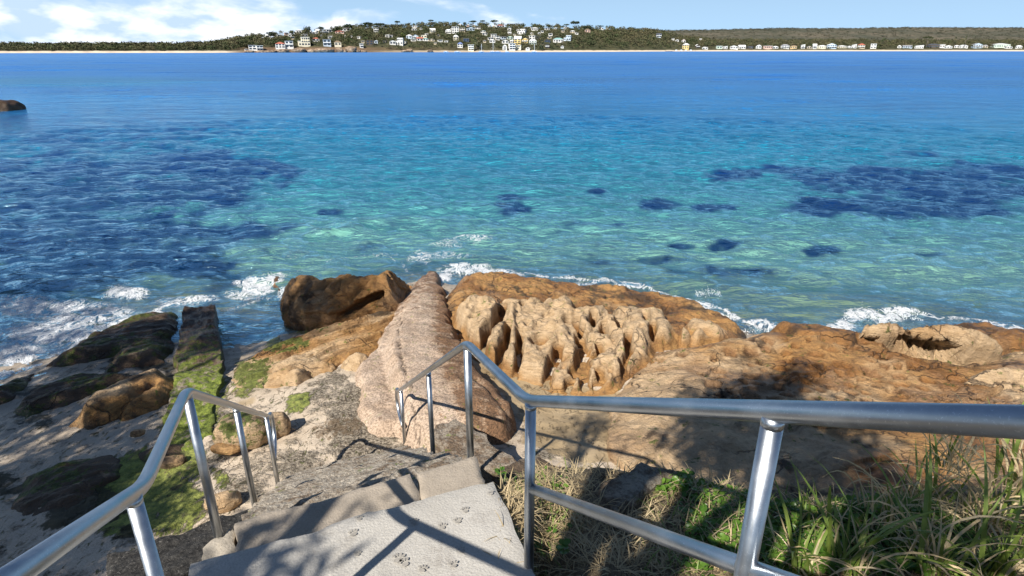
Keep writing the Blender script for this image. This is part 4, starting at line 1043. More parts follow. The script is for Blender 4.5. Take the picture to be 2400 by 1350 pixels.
PLAT = [(1050,712),(1080,690),(1112,672),(1160,690),(1240,680),(1330,668),(1400,693),(1480,686),(1560,688),(1600,760),(1592,795),(1545,815),(1530,850),(1482,872),(1462,905),(1440,922),(1345,930),(1300,918),(1255,892),(1190,862),(1140,862),(1085,800)]
CH = [ # polyline px, half width m, depth m
 ([(1178,700),(1168,735),(1140,768),(1118,800)],.10,.40), ([(1190,752),(1186,787),(1172,812),(1168,845)],.075,.42), ([(1218,765),(1221,795),(1216,822),(1208,850)],.07,.38), ([(1312,800),(1300,820),(1287,843),(1272,878)],.085,.45),
 ([(1090,772),(1108,800),(1130,830),(1140,852)],.26,.34), ([(1075,740),(1085,760)],.12,.22), ([(1222,712),(1232,700)],.10,.30), ([(1358,770),(1368,800),(1362,830),(1345,850)],.10,.42), ([(1350,735),(1362,760)],.09,.45),
 ([(1393,725),(1388,748)],.07,.38), ([(1415,748),(1420,770)],.08,.30), ([(1455,735),(1452,755)],.10,.36), ([(1512,712),(1520,738)],.10,.42), ([(1470,770),(1474,805),(1466,835),(1462,868)],.075,.45), ([(1405,795),(1412,805),(1385,812)],.09,.36),
 ([(1373,838),(1370,870)],.10,.34), ([(1336,862),(1328,900)],.075,.42), ([(1290,890),(1285,915)],.08,.30), ([(1405,850),(1420,865),(1400,872)],.08,.26), ([(1532,750),(1530,780)],.055,.30), ([(1300,680),(1262,700)],.07,.25), ([(1352,690),(1345,705)],.09,.30), ([(1420,690),(1440,712)],.11,.26), ([(1470,880),(1500,860)],.07,.25), ([(1240,860),(1228,880)],.06,.2),
 ([(1268,782)],.20,.30), ([(1337,741)],.15,.60), ([(1115,735)],.13,.22), ([(1285,735)],.10,.14), ([(1380,797)],.06,.40), ([(1555,728)],.06,.14), ([(1575,788)],.09,.18), ([(1150,715)],.05,.1), ([(1440,822)],.05,.12)]
def h_honey(X, Y, sd, B):
    a1, b1 = P(X, Y, .8 + 0 * X)
    plat = B + (np.clip(.64 - .20 * sstep(1150, 1420, a1) * (1 - sstep(690, 790, b1)) - B, .06, .9)) * sstep(-.05, .45, sd)**.7 + .05 * fbm(X * 1.5, Y * 1.5, 4)
    wX = X + .05 * fbm(X * 3, Y * 3, 3); wY = Y + .05 * fbm(X * 3 + 20, Y * 3, 3)
    R = np.zeros(X.shape); cap = np.zeros(X.shape)
    for pts, hw, hh in RID:
        zz = .62 + hh
        d, q = dseg(wX, wY, [W(x, y, zz)[:2] for x, y in pts])
        hw = hw * 1.12 * (1 + .40 * noise2(X * 2.1 + hw * 90, Y * 2.1))
        f = 1 - sstep(.30, 1.40, d / hw)
        near_ = np.clip(q - .25, 0, 1) if len(pts) > 2 else 0 * q
        hv = (.20 + .36 * hh) * (1 - .50 * near_) * (1 + .25 * noise2(X * 1.1, Y * 1.1 + hh * 30)) * f
        kk = .06; hh_ = np.clip(.5 + .5 * (hv - R) / kk, 0, 1)
        R = R * (1 - hh_) + hv * hh_ + kk * hh_ * (1 - hh_) * .5
    sp_ = sdpoly(wX + .03 * fbm(X * 4, Y * 4, 3), wY + .03 * fbm(X * 4 + 9, Y * 4, 3), [W(x, y, .98)[:2] for x, y in PLAT])
    a1, b1 = P(X, Y, .95 + 0 * X)
    ph = .30 - .17 * sstep(720, 890, b1) + .06 * fbm(X * 1.1, Y * 1.1, 2)
    Q = ph * sstep(-.06, .36, sp_)**.8 + .26 * R * sstep(0, .25, sp_) 
    Q = np.maximum(Q, R * .8 * (a1 > 1600))
    cX = X + .05 * fbm(X * 2.6 + 4, Y * 2.6, 3); cY = Y + .05 * fbm(X * 2.6 + 44, Y * 2.6, 3)
    for pts, hw, dp in CH:
        d, q = dseg(cX, cY, [W(x, y, .98)[:2] for x, y in pts])
        hw = hw * (1 + .30 * noise2(X * 2.3 + hw * 70, Y * 2.3))
        Q = np.minimum(Q, Q * .12 + ph - dp + .75 * ph * sstep(.62, 1.22, d / hw) + 3 * np.clip(d / hw - 1.2, 0, 9)) if False else Q - np.minimum(dp, np.maximum(Q + .04, 0)) * (1 - sstep(.60, 1.25, d / hw))
    R = np.clip(Q, -.1, 1) * sstep(.0, .25, sd)
    z = plat + R
    u = X * .4 + Y * .9; v = X * .9 - Y * .4
    z = z + R * .05 * noise2(v * 11 + 2 * noise2(u * 2, v * 2), u * 2.5) + .014 * fbm(X * 8, Y * 8, 3) + .07 * R * fbm(X * 3, Y * 3, 3)
    # small round tafoni eaten into the walls and floor
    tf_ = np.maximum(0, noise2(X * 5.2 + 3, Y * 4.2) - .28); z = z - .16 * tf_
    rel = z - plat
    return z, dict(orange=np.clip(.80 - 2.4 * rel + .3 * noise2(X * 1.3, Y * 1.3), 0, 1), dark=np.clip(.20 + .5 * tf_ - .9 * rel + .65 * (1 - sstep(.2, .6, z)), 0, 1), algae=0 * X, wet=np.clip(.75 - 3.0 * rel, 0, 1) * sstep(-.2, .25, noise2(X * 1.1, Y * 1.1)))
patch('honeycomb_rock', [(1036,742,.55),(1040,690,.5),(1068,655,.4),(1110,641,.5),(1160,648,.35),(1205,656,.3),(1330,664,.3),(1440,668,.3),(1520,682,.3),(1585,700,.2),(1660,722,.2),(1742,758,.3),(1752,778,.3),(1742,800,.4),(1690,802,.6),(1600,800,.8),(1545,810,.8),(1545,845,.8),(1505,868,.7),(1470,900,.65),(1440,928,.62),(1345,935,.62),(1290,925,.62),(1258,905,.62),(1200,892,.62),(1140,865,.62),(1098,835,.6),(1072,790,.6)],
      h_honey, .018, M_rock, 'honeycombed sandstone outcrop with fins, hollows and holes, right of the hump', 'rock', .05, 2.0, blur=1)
# pale bird-white patch of lichen on it is left to the rock colour

# pitted shelf and smooth dome on the right
rp = np.random.default_rng(21)
PITS = []
for k in range(900):
    a, b = rp.uniform(1530, 2420), rp.uniform(790, 985)
    if a > 2150 and b < 880: continue
    if a < 1640 and b > 830: continue
    c = W(a, b, .95); rr = rp.uniform(.07, .17)
    if all(math.hypot(c[0] - q[0], c[1] - q[1]) > (rr + q[2]) * 1.15 for q in PITS): PITS.append((c[0], c[1], rr, rp.uniform(.045, .11)))
    if len(PITS) > 130: break
DOME = [W(1560,935,1.1), W(1640,985,1.15), W(1750,1060,1.1)]
def h_shelf(X, Y, sd, B):
    z = np.maximum(B, .0) + (np.clip(.88 - np.maximum(B, 0), .08, .9)) * sstep(-.03, .7, sd)**.6
    z += .06 * fbm(X * .7, Y * .7, 3) + .035 * fbm(X * 2.1 + 5, Y * 2.1, 3) + .008 * fbm(X * 8, Y * 8, 3)
    d, q = dseg(X, Y, [c[:2] for c in DOME])
    dm = np.clip(1 - (d / 1.35)**2, 0, 1)**.8
    z = z + .12 * dm
    wetp = np.zeros(X.shape)
    for cx, cy, rr, dp in PITS:
        m = (np.abs(X - cx) < .3) & (np.abs(Y - cy) < .3)
        dd = np.hypot(X[m] - cx, Y[m] - cy) / rr * (1 + .25 * noise2(X[m] * 9, Y[m] * 9))
        z[m] += dp * (-(1 - sstep(.45, 1.0, dd)) + .45 * np.exp(-((dd - .08) / .32)**2) + .22 * np.exp(-((dd - 1.15) / .22)**2))
        wetp[m] = np.maximum(wetp[m], 1 - sstep(.7, 1.15, dd))
    ln, _ = dseg(X, Y, [W(1840,890,1.)[:2], W(1860,850,.95)[:2], W(1800,795,.9)[:2]])
    ln = np.abs(ln + .06 * fbm(X * 3, Y * 3, 3))
    z -= .05 * np.exp(-(ln / .05)**2)
    u = X * .96 + Y * .28; v = -X * .28 + Y * .96; wv = v + .22 * fbm(u * .6, v * .6, 3)
    z += .05 * (1 - saw(wv * .9)) * (1 - dm)
    z -= (1 - dm) * (.08 * grooves(wv, 1.5, .025, 4, u, v, .12) + .05 * grooves(wv, 4.2, .014, 8, u, v, .2))
    a, b = P(X, Y, z)
    orange = np.clip(.36 + .4 * fbm(X * .6, Y * .6, 3) + .25 * sstep(1700, 1900, a) * (1 - sstep(2250, 2400, a)) - .45 * dm, 0, 1)
    wet = np.clip(.9 * wetp + .9 * sstep(-.30, .25, fbm(X * .55 + 8, Y * .8, 3)) * (1 - .9 * dm), 0, 1)
    return z, dict(orange=orange, dark=.15 * wetp + .2 * sstep(.0, .4, fbm(X + 4, Y, 3)) + .5 * (1 - sstep(.1, .8, sd)) * sstep(1700, 1800, a), algae=0 * X, wet=wet)
patch('pitted_shelf', [(1440,938,.7),(1476,882,.8),(1525,840,.85),(1540,800,.9),(1640,786,.85),(1735,788,.6),(1770,784,.5),(1850,790,.5),(1960,790,.6),(2080,800,.7),(2150,830,.8),(2250,850,.8),(2330,820,.7),(2420,815,.7),(2700,850,.7),(2800,1000,.9),(2500,1200,1.),(2000,1200,1.),(1700,1180,1.),(1520,1130,1.),(1432,1068,.95),(1418,1000,.9)],
      h_shelf, .024, M_rock, 'wide wet sandstone shelf dotted with shallow round pits, tree-shaded', 'rock', .06, 1.3)

# overhanging slab rock at the right water edge
def h_slab(X, Y, sd, B):
    prof = sstep(-.01, .12, sd)**.5
    a0, b0 = P(X, Y, 1.2)
    z = np.maximum(B, .2) + prof * (.84 + .22 * sstep(0, .6, sd)) + .05 * fbm(X * 1.8, Y * 1.8, 4) - .25 * sstep(2200, 2360, a0)
    for pts in ([(2010,792),(2060,800)], [(2085,790),(2140,785),(2175,780)], [(2160,790),(2210,800),(2235,820)]):
        d, _ = dseg(X, Y, [W(x, y - 14, 1.3)[:2] for x, y in pts])
        z -= .10 * np.exp(-((d + .03 * fbm(X * 4, Y * 4, 3)) / .035)**2)
    return z, dict(orange=.28 + .3 * noise2(X * 1.3, Y), dark=0 * X + .02, algae=0 * X, wet=.35 * sstep(.2, .4, noise2(X * 2, Y * 2)))
def ov_slab(X, Y, Z, sd, B):
    h = np.clip((Z - np.maximum(B, .2)) / .6, 0, 1)
    k = .42 * h**1.5 * np.exp(-np.clip(sd, 0, 3) / .35)
    a, b = P(X, Y - k, Z)
    cv = np.clip(1 - ((a - 2168 + 14 * noise2(X * 3, Z * 3)) / 82)**2 - ((b - 814 - .24 * (a - 2168) + 4 * noise2(X * 5, Z * 5)) / 14)**2, 0, 1)**.6
    c2 = np.clip(1 - ((a - 2030) / 40)**2 - ((b - 800 - .2 * (a - 2030)) / 8)**2, 0, 1)**.6
    k = k - .75 * cv - .3 * c2
    return X - .1 * k, Y - k
patch('overhanging_slab', [(1962,778,.7),(1985,756,1.),(2060,748,1.1),(2150,742,1.2),(2200,758,1.1),(2250,790,1.0),(2310,826,.8),(2350,842,.7),(2300,852,.7),(2248,848,.7),(2210,820,.75),(2150,806,.75),(2096,800,.75),(2040,806,.7),(1990,800,.7)], h_slab, .025, M_rock, 'pale undercut slab of sandstone over a dark hollow, at the right', 'rock', .08, 1.6, None, ov_slab)
patch('wet_orange_ledge', [(2180,768,.2),(2230,760,.25),(2310,772,.2),(2400,790,.2),(2600,800,.2),(2600,850,.4),(2400,836,.5),(2330,826,.55),(2260,792,.55)],
      lambda X, Y, sd, B: (np.maximum(B, -.1) + .45 * sstep(0, .4, sd)**.6 + .08 * fbm(X * 2, Y * 2, 4), dict(orange=.7 + 0 * X, dark=.42 + 0 * X, algae=0 * X, wet=.8 + 0 * X)), .035, M_rock, 'wet orange rock ledge behind the undercut slab, right edge', 'rock', .1)
patch('rust_boulder', [(2130,840,.8),(2150,815,.95),(2200,812,1.),(2245,838,.9),(2248,856,.8),(2190,862,.75),(2150,856,.75)],
      lambda X, Y, sd, B: (B + .28 * sstep(-.02, .3, sd)**.6 + .02 * fbm(X * 4, Y * 4, 3), dict(orange=1 + 0 * X, dark=.3 + 0 * X, algae=0 * X, wet=.3 + 0 * X)), .025, M_rock, 'rust-brown rounded rock inside the hollow under the slab', 'rock', .04)
patch('pale_rock', [(2230,900,.9),(2270,862,1.),(2340,850,1.05),(2440,856,1.),(2560,890,.95),(2480,920,.9),(2330,915,.9)],
      lambda X, Y, sd, B: (B + .42 * sstep(-.02, .55, sd)**.6 + .03 * fbm(X * 2, Y * 2, 4), dict(orange=.12 + 0 * X, dark=0 * X, algae=0 * X, wet=0 * X)), .03, M_rock, 'pale smooth rock in the sun at the right edge of the shelf', 'rock', .06)
patch('orange_ledge', [(1790,800,.5),(1800,775,.5),(1850,770,.55),(1930,782,.6),(1985,795,.6),(2060,806,.75),(2010,826,.8),(1900,815,.8),(1840,812,.7)],
      lambda X, Y, sd, B: (np.maximum(B, .1) + .55 * sstep(-.02, .3, sd)**.6 + .04 * fbm(X * 3, Y * 3, 4), dict(orange=.75 + 0 * X, dark=.3 + 0 * X, algae=0 * X, wet=.7 + 0 * X)), .028, M_rock, 'low wet orange ledge left of the undercut slab', 'rock', .07)

# left: dark ledges, tan slab and boulders
def h_dark(amp):
    def f(X, Y, sd, B):
        u = X * .86 + Y * .5; v = -X * .5 + Y * .86
        z = np.maximum(B, 0) + amp * sstep(-.02, .28, sd)**.7 + .05 * fbm(u * 1.2, v * 4, 4) * sstep(0, .2, sd) + .03 * np.floor(3 * noise2(u, v * 3)) / 3 * sstep(0, .2, sd)
        return z, dict(orange=.2 + 0 * X, dark=.85 + .3 * noise2(X, Y), algae=np.clip(.30 + .6 * fbm(u * .8 + 7, v * 2, 3), 0, 1), wet=.35 + 0 * X)
    return f
patch('dark_ledge', [(408,732,.1),(410,775,.2),(400,815,.25),(392,842,.3),(330,850,.3),(262,872,.25),(236,868,.2),(246,836,.15),(200,846,.12),(120,850,.08),(170,815,.08),(240,775,.05),(320,745,.05),(375,730,.05)], h_dark(.22), .035, M_rock, 'dark weedy rock ledge between the surf and the mossy wall', 'rock', .16, 1.2)
patch('low_weedy_ledge', [(22,968,.2),(60,930,.15),(130,905,.15),(210,880,.2),(300,872,.28),(330,880,.3),(250,915,.3),(190,940,.25),(110,968,.25),(50,985,.2)], h_dark(.16), .035, M_rock, 'low dark green ledge lying on the shaded sand', 'rock', .14, 1.2)
patch('surf_edge_rock', [(-40,930,.1),(30,895,.05),(85,872,.05),(70,900,.1),(20,935,.12),(-40,960,.1)], h_dark(.14), .04, M_rock, 'dark rock at the left edge of the picture in the backwash', 'rock', .12, 1.2)
patch('shaded_rock', [(20,1180,.5),(60,1120,.45),(150,1085,.45),(260,1080,.5),(285,1110,.55),(210,1150,.55),(150,1200,.6),(60,1215,.6)], h_dark(.09), .035, M_rock, 'dark rock patch in deep tree shade, lower left', 'rock', .14, 1.2)
patch('shaded_stone', [(330,1060,.55),(370,1030,.6),(430,1040,.6),(420,1075,.62),(350,1105,.6)], h_dark(.12), .03, M_rock, 'small dark weedy stone left of the near handrail bend', 'rock', .12, 1.6)
def h_tslab(X, Y, sd, B):
    z = B + .30 * sstep(-.02, .30, sd)**.65 + .08 * fbm(X * 1.6, Y * 1.6, 4) * sstep(0, .2, sd)
    gr, _ = dseg(X, Y, [W(232,945,.8)[:2], W(300,900,.85)[:2], W(352,858,.85)[:2]])
    z -= .16 * np.exp(-((gr + .04 * noise2(X * 3, Y * 3)) / .07)**2) * sstep(-.2, .5, noise2(X * 1.3 + 3, Y * 1.3) + .4)
    ck, _ = dseg(X, Y, [W(205,960,.6)[:2], W(225,972,.6)[:2], W(222,990,.5)[:2]])
    z -= .06 * np.exp(-(ck / .02)**2)
    return z, dict(orange=.65 + .3 * noise2(X * 1.5, Y * 1.5) - .4 * sstep(.26, .38, z - B) , dark=.3 + .2 * noise2(X, Y), algae=0 * X, wet=0 * X)
patch('tan_slab', [(162,990,.4),(200,950,.45),(262,905,.5),(318,868,.55),(362,846,.6),(402,846,.6),(414,880,.55),(404,918,.5),(372,948,.48),(312,972,.46),(258,984,.44),(205,1000,.4)], h_tslab, .028, M_rock, 'long tan sandstone slab lying on the shaded sand', 'rock', .07, 1.6)

M_boul = M_rock
def boulder(px, py, z, sx, sy, sz, seed, lab, orange=.3, dark=.1, rz=0, algae=0.):
    me = boulder_mesh(seed, sx, sy, sz, M_rock, 4, .16)
    n = len(me.vertices)
    for k, v in (('orange', orange), ('dark', dark), ('algae', algae), ('wet', 0.)): attr(me, k, np.full(n, v))
    c = W(px, py, z)
    return tag(link('boulder', me, None, (c[0], c[1], z), (0, 0, rz)), lab, 'boulder', 'boulders at the foot of the stair')
boulder(572, 1012, .88, .38, .28, .24, 3, 'rounded yellowish boulder seen through the left handrail posts', .1, .35, .2, .45)
boulder(652, 998, .86, .16, .14, .20, 5, 'small grey boulder right of the yellowish one, by the rail end', .05, .35, .4)
boulder(530, 1052, .84, .20, .09, .06, 8, 'flat orange stone below the yellowish boulder', .7, .0, -.1)
boulder(525, 1176, .90, .20, .12, .10, 12, 'tan stone against the foot of the dark stair wall', .3, .1, .35)
boulder(322, 1015, .60, .10, .06, .05, 15, 'small dark stone beside the tan slab', .3, .5, .3)
boulder(405, 1082, .66, .16, .10, .07, 16, 'small brown stone in the green weed behind the near rail', .4, .4, .3)
me = boulder_mesh(77, 1.7, 1.6, 1.0, M_rock, 4, .3); n = len(me.vertices)
for k, v in (('orange', .2), ('dark', 1.3), ('algae', .0), ('wet', 1.)): attr(me, k, np.full(n, v))
c = W(8, 258, 0.); tag(link('sea_rock', me, None, (c[0], c[1], -.05)), 'dark rock standing in the sea at the left edge', 'rock')

# mossy concrete wall running into the water on the left
wl_ = [W(424,712,.38), W(404,850,.45), W(392,930,.55), W(352,1080,.66), W(300,1200,.72), W(262,1262,.76)]
wr_ = [W(503,706,.38), W(520,835,.5), W(519,908,.58), W(503,985,.66), W(498,1060,.74), W(470,1150,.82)]
nv_, nu_ = 220, 34
V = np.linspace(0, 1, nv_); q = np.linspace(0, 1, 6)
L_ = np.stack([np.interp(V, q, [w[k] for w in wl_]) for k in range(3)], -1); R_ = np.stack([np.interp(V, q, [w[k] for w in wr_]) for k in range(3)], -1)
U = np.r_[-.06, -.01, np.linspace(0, 1, nu_ - 4), 1.01, 1.03]
G = L_[:, None, :] * (1 - U[None, :, None]) + R_[:, None, :] * U[None, :, None]
X, Y = G[..., 0], G[..., 1]
bz = base_z(X, Y)
ins = sstep(-.02, .06, U)[None, :] * (1 - sstep(.97, 1.005, U))[None, :]
G[..., 0] += .07 * fbm(X * 1.8, Y * 1.8, 4); G[..., 1] += .07 * fbm(X * 2 + 9, Y * 2, 3)
G[..., 2] = np.where(ins > .02, (bz - .7) * (1 - ins) + ins * (G[..., 2] - .06 + .07 * fbm(X * 1.5, Y * 1.5, 4) + .02 * fbm(X * 12, Y * 12, 3) + .015 * (1 - U[None, :])), bz - .7)
G[..., 2] -= (np.clip((V[:, None] - .62) / .38, 0, 1) * np.clip(.55 - U[None, :], 0, 1)) * .35
sink = sstep(.55, .85, V)[:, None]
G[..., 2] = G[..., 2] * (1 - sink) + (bz - .12) * sink
G[:2, :, 2] = -.6
me = mesh_from('mossy_wall', G.reshape(-1, 3), grid_faces(nv_, nu_), M_conc_rough)
fade = (1 - sstep(.75, 1.0, V))[:, None]
attr(me, 'tone', np.tile([.36, .31, .24], (nv_ * nu_, 1)))
attr(me, 'dark', (np.broadcast_to(.95 * (1 - sstep(.08, .30, V))[:, None] + .2, X.shape)).ravel())
attr(me, 'algae', (sstep(.02, .28, V)[:, None] * (.80 + .35 * noise2(X, Y)) * (.75 + .25 * U[None, :])).ravel())
attr(me, 'crack', np.zeros(nv_ * nu_)); attr(me, 'wet', (np.broadcast_to((1 - sstep(.1, .35, V))[:, None], X.shape)).ravel())
tag(link('mossy_wall', me), 'long straight concrete wall furred with bright green weed, left', 'wall')
# ------------------------------------------------------------------ sea
t = NT('sea_water'); p = t.pos()
sepp = t.node('ShaderNodeSeparateXYZ'); t.l.new(p, sepp.inputs[0])
body = t.attr('body', 'Color')
w1 = t.noise(t.map(p, (.55, 1.35, 1), (0, 0, 0), (0, 0, .08)), 2.3, 5, .6, .35)
w2 = t.noise(t.map(p, (.6, 1.4, 1), (3, 7, 0), (0, 0, .35)), 5.2, 4, .6, .3)
w3 = t.noise(t.map(p, (.5, 1.2, 1), (0, 0, 0), (0, 0, -.1)), .33, 4, .55)
hgt = t.math('ADD', t.math('MULTIPLY', w1, .19), t.math('ADD', t.math('MULTIPLY', w2, .05), t.math('MULTIPLY', w3, .9)))
bmp = t.bump(hgt, 1.0, 1.0)
ripple_light = t.noise(t.map(p, (.55, 1.5, 1), (9, 2, 0), (0, 0, .1)), 1.7, 6, .68, .5)
body = t.mix(1.0, body, t.mix(t.rng(ripple_light, .36, .64), (.62, .66, .72), (1.22, 1.16, 1.14)), 'MULTIPLY')  # light focused by ripples, painted into the body colour as mottling
lanes = t.noise(t.map(p, (.4, 1.0, 1), (3, 0, 0)), .035, 12, .76, .2)
body = t.mix(1.0, body, t.mix(t.rng(lanes, .40, .60), (.74, .80, .88), (1.14, 1.12, 1.06)), 'MULTIPLY')
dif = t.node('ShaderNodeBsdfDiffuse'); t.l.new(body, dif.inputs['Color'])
t.l.new(t.bump(t.math('ADD', t.math('MULTIPLY', w1, .20), t.math('MULTIPLY', w2, .05)), 1.0, .7), dif.inputs['Normal'])
tr = t.node('ShaderNodeBsdfTransparent'); tr.inputs['Color'].default_value = (.80, .92, .90, 1)
mx = t.node('ShaderNodeMixShader'); t.l.new(t.attr('clear'), mx.inputs[0]); t.l.new(dif.outputs[0], mx.inputs[1]); t.l.new(tr.outputs[0], mx.inputs[2])
gl = t.node('ShaderNodeBsdfGlossy'); t.l.new(t.attr('rough'), gl.inputs['Roughness']); gl.inputs['Color'].default_value = (.56, .86, 1.0, 1); t.l.new(bmp, gl.inputs['Normal'])
fr = t.node('ShaderNodeFresnel'); fr.inputs['IOR'].default_value = 1.33; t.l.new(bmp, fr.inputs['Normal'])
ruf = t.noise(t.map(p, (.55, 1.0, 1)), .05, 13, .78, .2)
ruf2 = t.noise(t.map(p, (.6, 1.5, 1), (5, 1, 0), (0, 0, .12)), 2.2, 5, .65, .6)
rf = t.math('MULTIPLY', t.rng(ruf, .38, .62, .35, 1.75), t.rng(ruf2, .36, .66, .20, 2.3))
fac = t.math('MINIMUM', t.math('MULTIPLY', t.math('MULTIPLY', fr.outputs[0], t.attr('gloss')), rf), .75)
mg = t.node('ShaderNodeMixShader'); t.l.new(fac, mg.inputs[0]); t.l.new(mx.outputs[0], mg.inputs[1]); t.l.new(gl.outputs[0], mg.inputs[2])
# foam: lacy white where the attribute lets it through
vn = t.noise(t.map(p, (1, .7, 1), (0, 0, 0), (0, 0, .4)), 3.0, 7, .68, 1.4)
lace = t.math('SUBTRACT', 1.0, t.math('MULTIPLY', t.math('ABSOLUTE', t.math('SUBTRACT', vn, .5)), 5.0))
ff = t.math('ADD', t.math('MULTIPLY', t.attr('foam'), .80), t.math('MULTIPLY_ADD', lace, .75, -.72))
fine = t.noise(p, 22, 4, .7)
fm = t.rng(t.math('ADD', ff, t.math('MULTIPLY_ADD', fine, .5, -.25)), .30, .62, 0, .95, True)
fd = t.node('ShaderNodeBsdfDiffuse'); fd.inputs['Color'].default_value = (.84, .86, .88, 1); t.l.new(t.bump(t.math('ADD', vn, t.math('MULTIPLY', fine, .3)), .18, 1.), fd.inputs['Normal'])
mf = t.node('ShaderNodeMixShader'); t.l.new(fm, mf.inputs[0]); t.l.new(mg.outputs[0], mf.inputs[1]); t.l.new(fd.outputs[0], mf.inputs[2])
M_sea = t.done(mf.outputs[0])

rr_ = np.concatenate([np.exp(np.linspace(math.log(5.2), math.log(60), 430)), np.exp(np.linspace(math.log(60), math.log(1750), 150))[1:]])
th = np.radians(np.linspace(-64, 64, 600))
TH, RR = np.meshgrid(th, rr_)
X = np.sin(TH) * RR; Y = np.cos(TH) * RR
dr = np.gradient(rr_)[:, None] + RR * (th[1] - th[0]) * .5
Z = np.zeros(X.shape)
rw = np.random.default_rng(9)
for k in range(64):
    lam = .28 * (5.5 / .28)**rw.random()
    ang = math.radians(-100 + rw.normal() * 32)
    kx, ky = 2 * math.pi / lam * math.cos(ang), 2 * math.pi / lam * math.sin(ang)
    amp = .0092 * lam**.85 * rw.uniform(.6, 1.3) * (1 if lam < .9 else .9 / lam)**.75
    att = np.clip(1.6 - 3.2 * dr / lam, 0, 1)
    ph = kx * X + ky * Y + rw.uniform(0, 6.28) + 1.1 * noise2(X * .25 / lam**.3, Y * .25 / lam**.3 + k)
    Z += amp * att * (np.sin(ph) + .35 * np.sin(2 * ph + 1.2))
near = 1 - sstep(25, 45, RR)
depth = np.where(RR < 40, -base_z(np.clip(X, -30, 30), np.clip(Y, -2, 30)), 3.)
Z *= .55 + .45 * sstep(.0, 1.0, depth)
a, b = P(X, Y, 0 * X)
# a low swell curling in front of the hump
for pts, hgt_, wd_ in (([(560,590),(700,560),(850,528),(1000,518),(1120,528),(1195,560)], .16, .55), ([(0,668),(150,660),(330,650),(480,668)], .14, .5), ([(1560,655),(1800,690),(2000,705),(2400,742)], .10, .45)):
    d, q_ = dseg(X, Y, [W(x, y, 0)[:2] for x, y in pts])
    Z += hgt_ * np.exp(-(d / wd_)**2) * np.sin(np.clip(q_, 0.02, .98) * math.pi)**.5
# colour of the water body: sand shallows, deep blue, weed beds
lin = lambda r, g, bl: np.array([((v / 255 + .055) / 1.055)**2.4 if v > 10 else v / 255 / 12.92 for v in (r, g, bl)])
stops = [(112, lin(0, 116, 214)), (150, lin(0, 116, 212)), (200, lin(0, 116, 206)), (260, lin(6, 130, 202)), (330, lin(24, 142, 180)), (420, lin(58, 152, 166)), (500, lin(88, 158, 156)), (570, lin(112, 164, 150)), (650, lin(122, 164, 142)), (760, lin(132, 158, 128))]
ky_ = np.array([s[0] for s in stops]); kc = np.array([s[1] for s in stops])
bb = b + 14 * fbm(X * .05, Y * .03, 3)
body = np.stack([np.interp(bb, ky_, kc[:, k]) for k in range(3)], -1)
WEED = [(130,470,430,190,.70),(330,600,300,90,.75),(60,600,260,120,.9),(250,300,420,70,.55),(100,430,330,80,.9),(420,380,240,40,.95),(580,400,160,32,1.),(430,450,220,45,.9),(120,560,330,90,1.),(420,540,220,40,.9),(560,545,140,18,.8),(90,650,280,55,.9),(380,625,220,45,.95),(640,530,100,16,.7),(760,495,40,8,.8),(1205,462,40,14,1.),(1190,488,45,16,1.),(1175,502,30,8,.7),(1385,447,35,7,.6),
        (1730,408,75,16,.95),(1850,398,130,14,.85),(2050,425,260,36,1.),(2250,440,260,55,1.),(1960,480,170,26,1.),(2180,492,260,26,1.),(2330,400,150,22,.8),(1545,478,48,14,1.),(1660,484,70,9,.85),(1690,574,50,8,.8),(1610,574,30,7,.7),(1935,585,60,14,.9),(2190,600,60,8,.75),(1500,610,170,10,.6),(1350,600,80,7,.5),(1680,640,140,18,.75),(1400,525,110,7,.5),
        (1900,235,200,10,.4),(600,170,350,8,.35),(1500,190,400,8,.3),(300,215,300,9,.5),(2200,250,300,14,.4),(700,225,250,10,.45),(1000,205,300,7,.35),(2150,360,80,8,.5),(850,580,60,14,.5)]
wz_ = np.zeros(X.shape)
sx_ = 26 * fbm(X * .35, Y * .2, 4); sy_ = 11 * fbm(X * .35 + 50, Y * .2, 4)
for e in WEED:
    d = np.hypot((a + sx_ - e[0]) / e[2], (b + sy_ * e[3] / 22 - e[1]) / e[3])
    wz_ = np.maximum(wz_, e[4] * (1 - sstep(.5, 1.15, d)))
weedc = np.stack([np.interp(b, [200, 420, 600, 760], [v0, v1, v2, v3]) for v0, v1, v2, v3 in zip(lin(2, 78, 166), lin(0, 42, 98), lin(0, 32, 66), lin(6, 26, 38))], -1)
wm = sstep(.12, .85, wz_ + .34 * fbm(X * .9, Y * .6, 5, .65))[..., None]
body = body * (1 - wm) + weedc * wm
# teal shoal far left
tl = (1 - sstep(.4, 1.1, np.hypot((a - 150) / 420, (b - 192) / 16)))[..., None] * .6
body = body * (1 - tl) + lin(24, 132, 168) * tl
gp = (1 - sstep(.4, 1.1, np.hypot((a - 270) / 110, (b - 368) / 16)))[..., None] * .6
body = body * (1 - gp) + lin(60, 128, 160) * gp
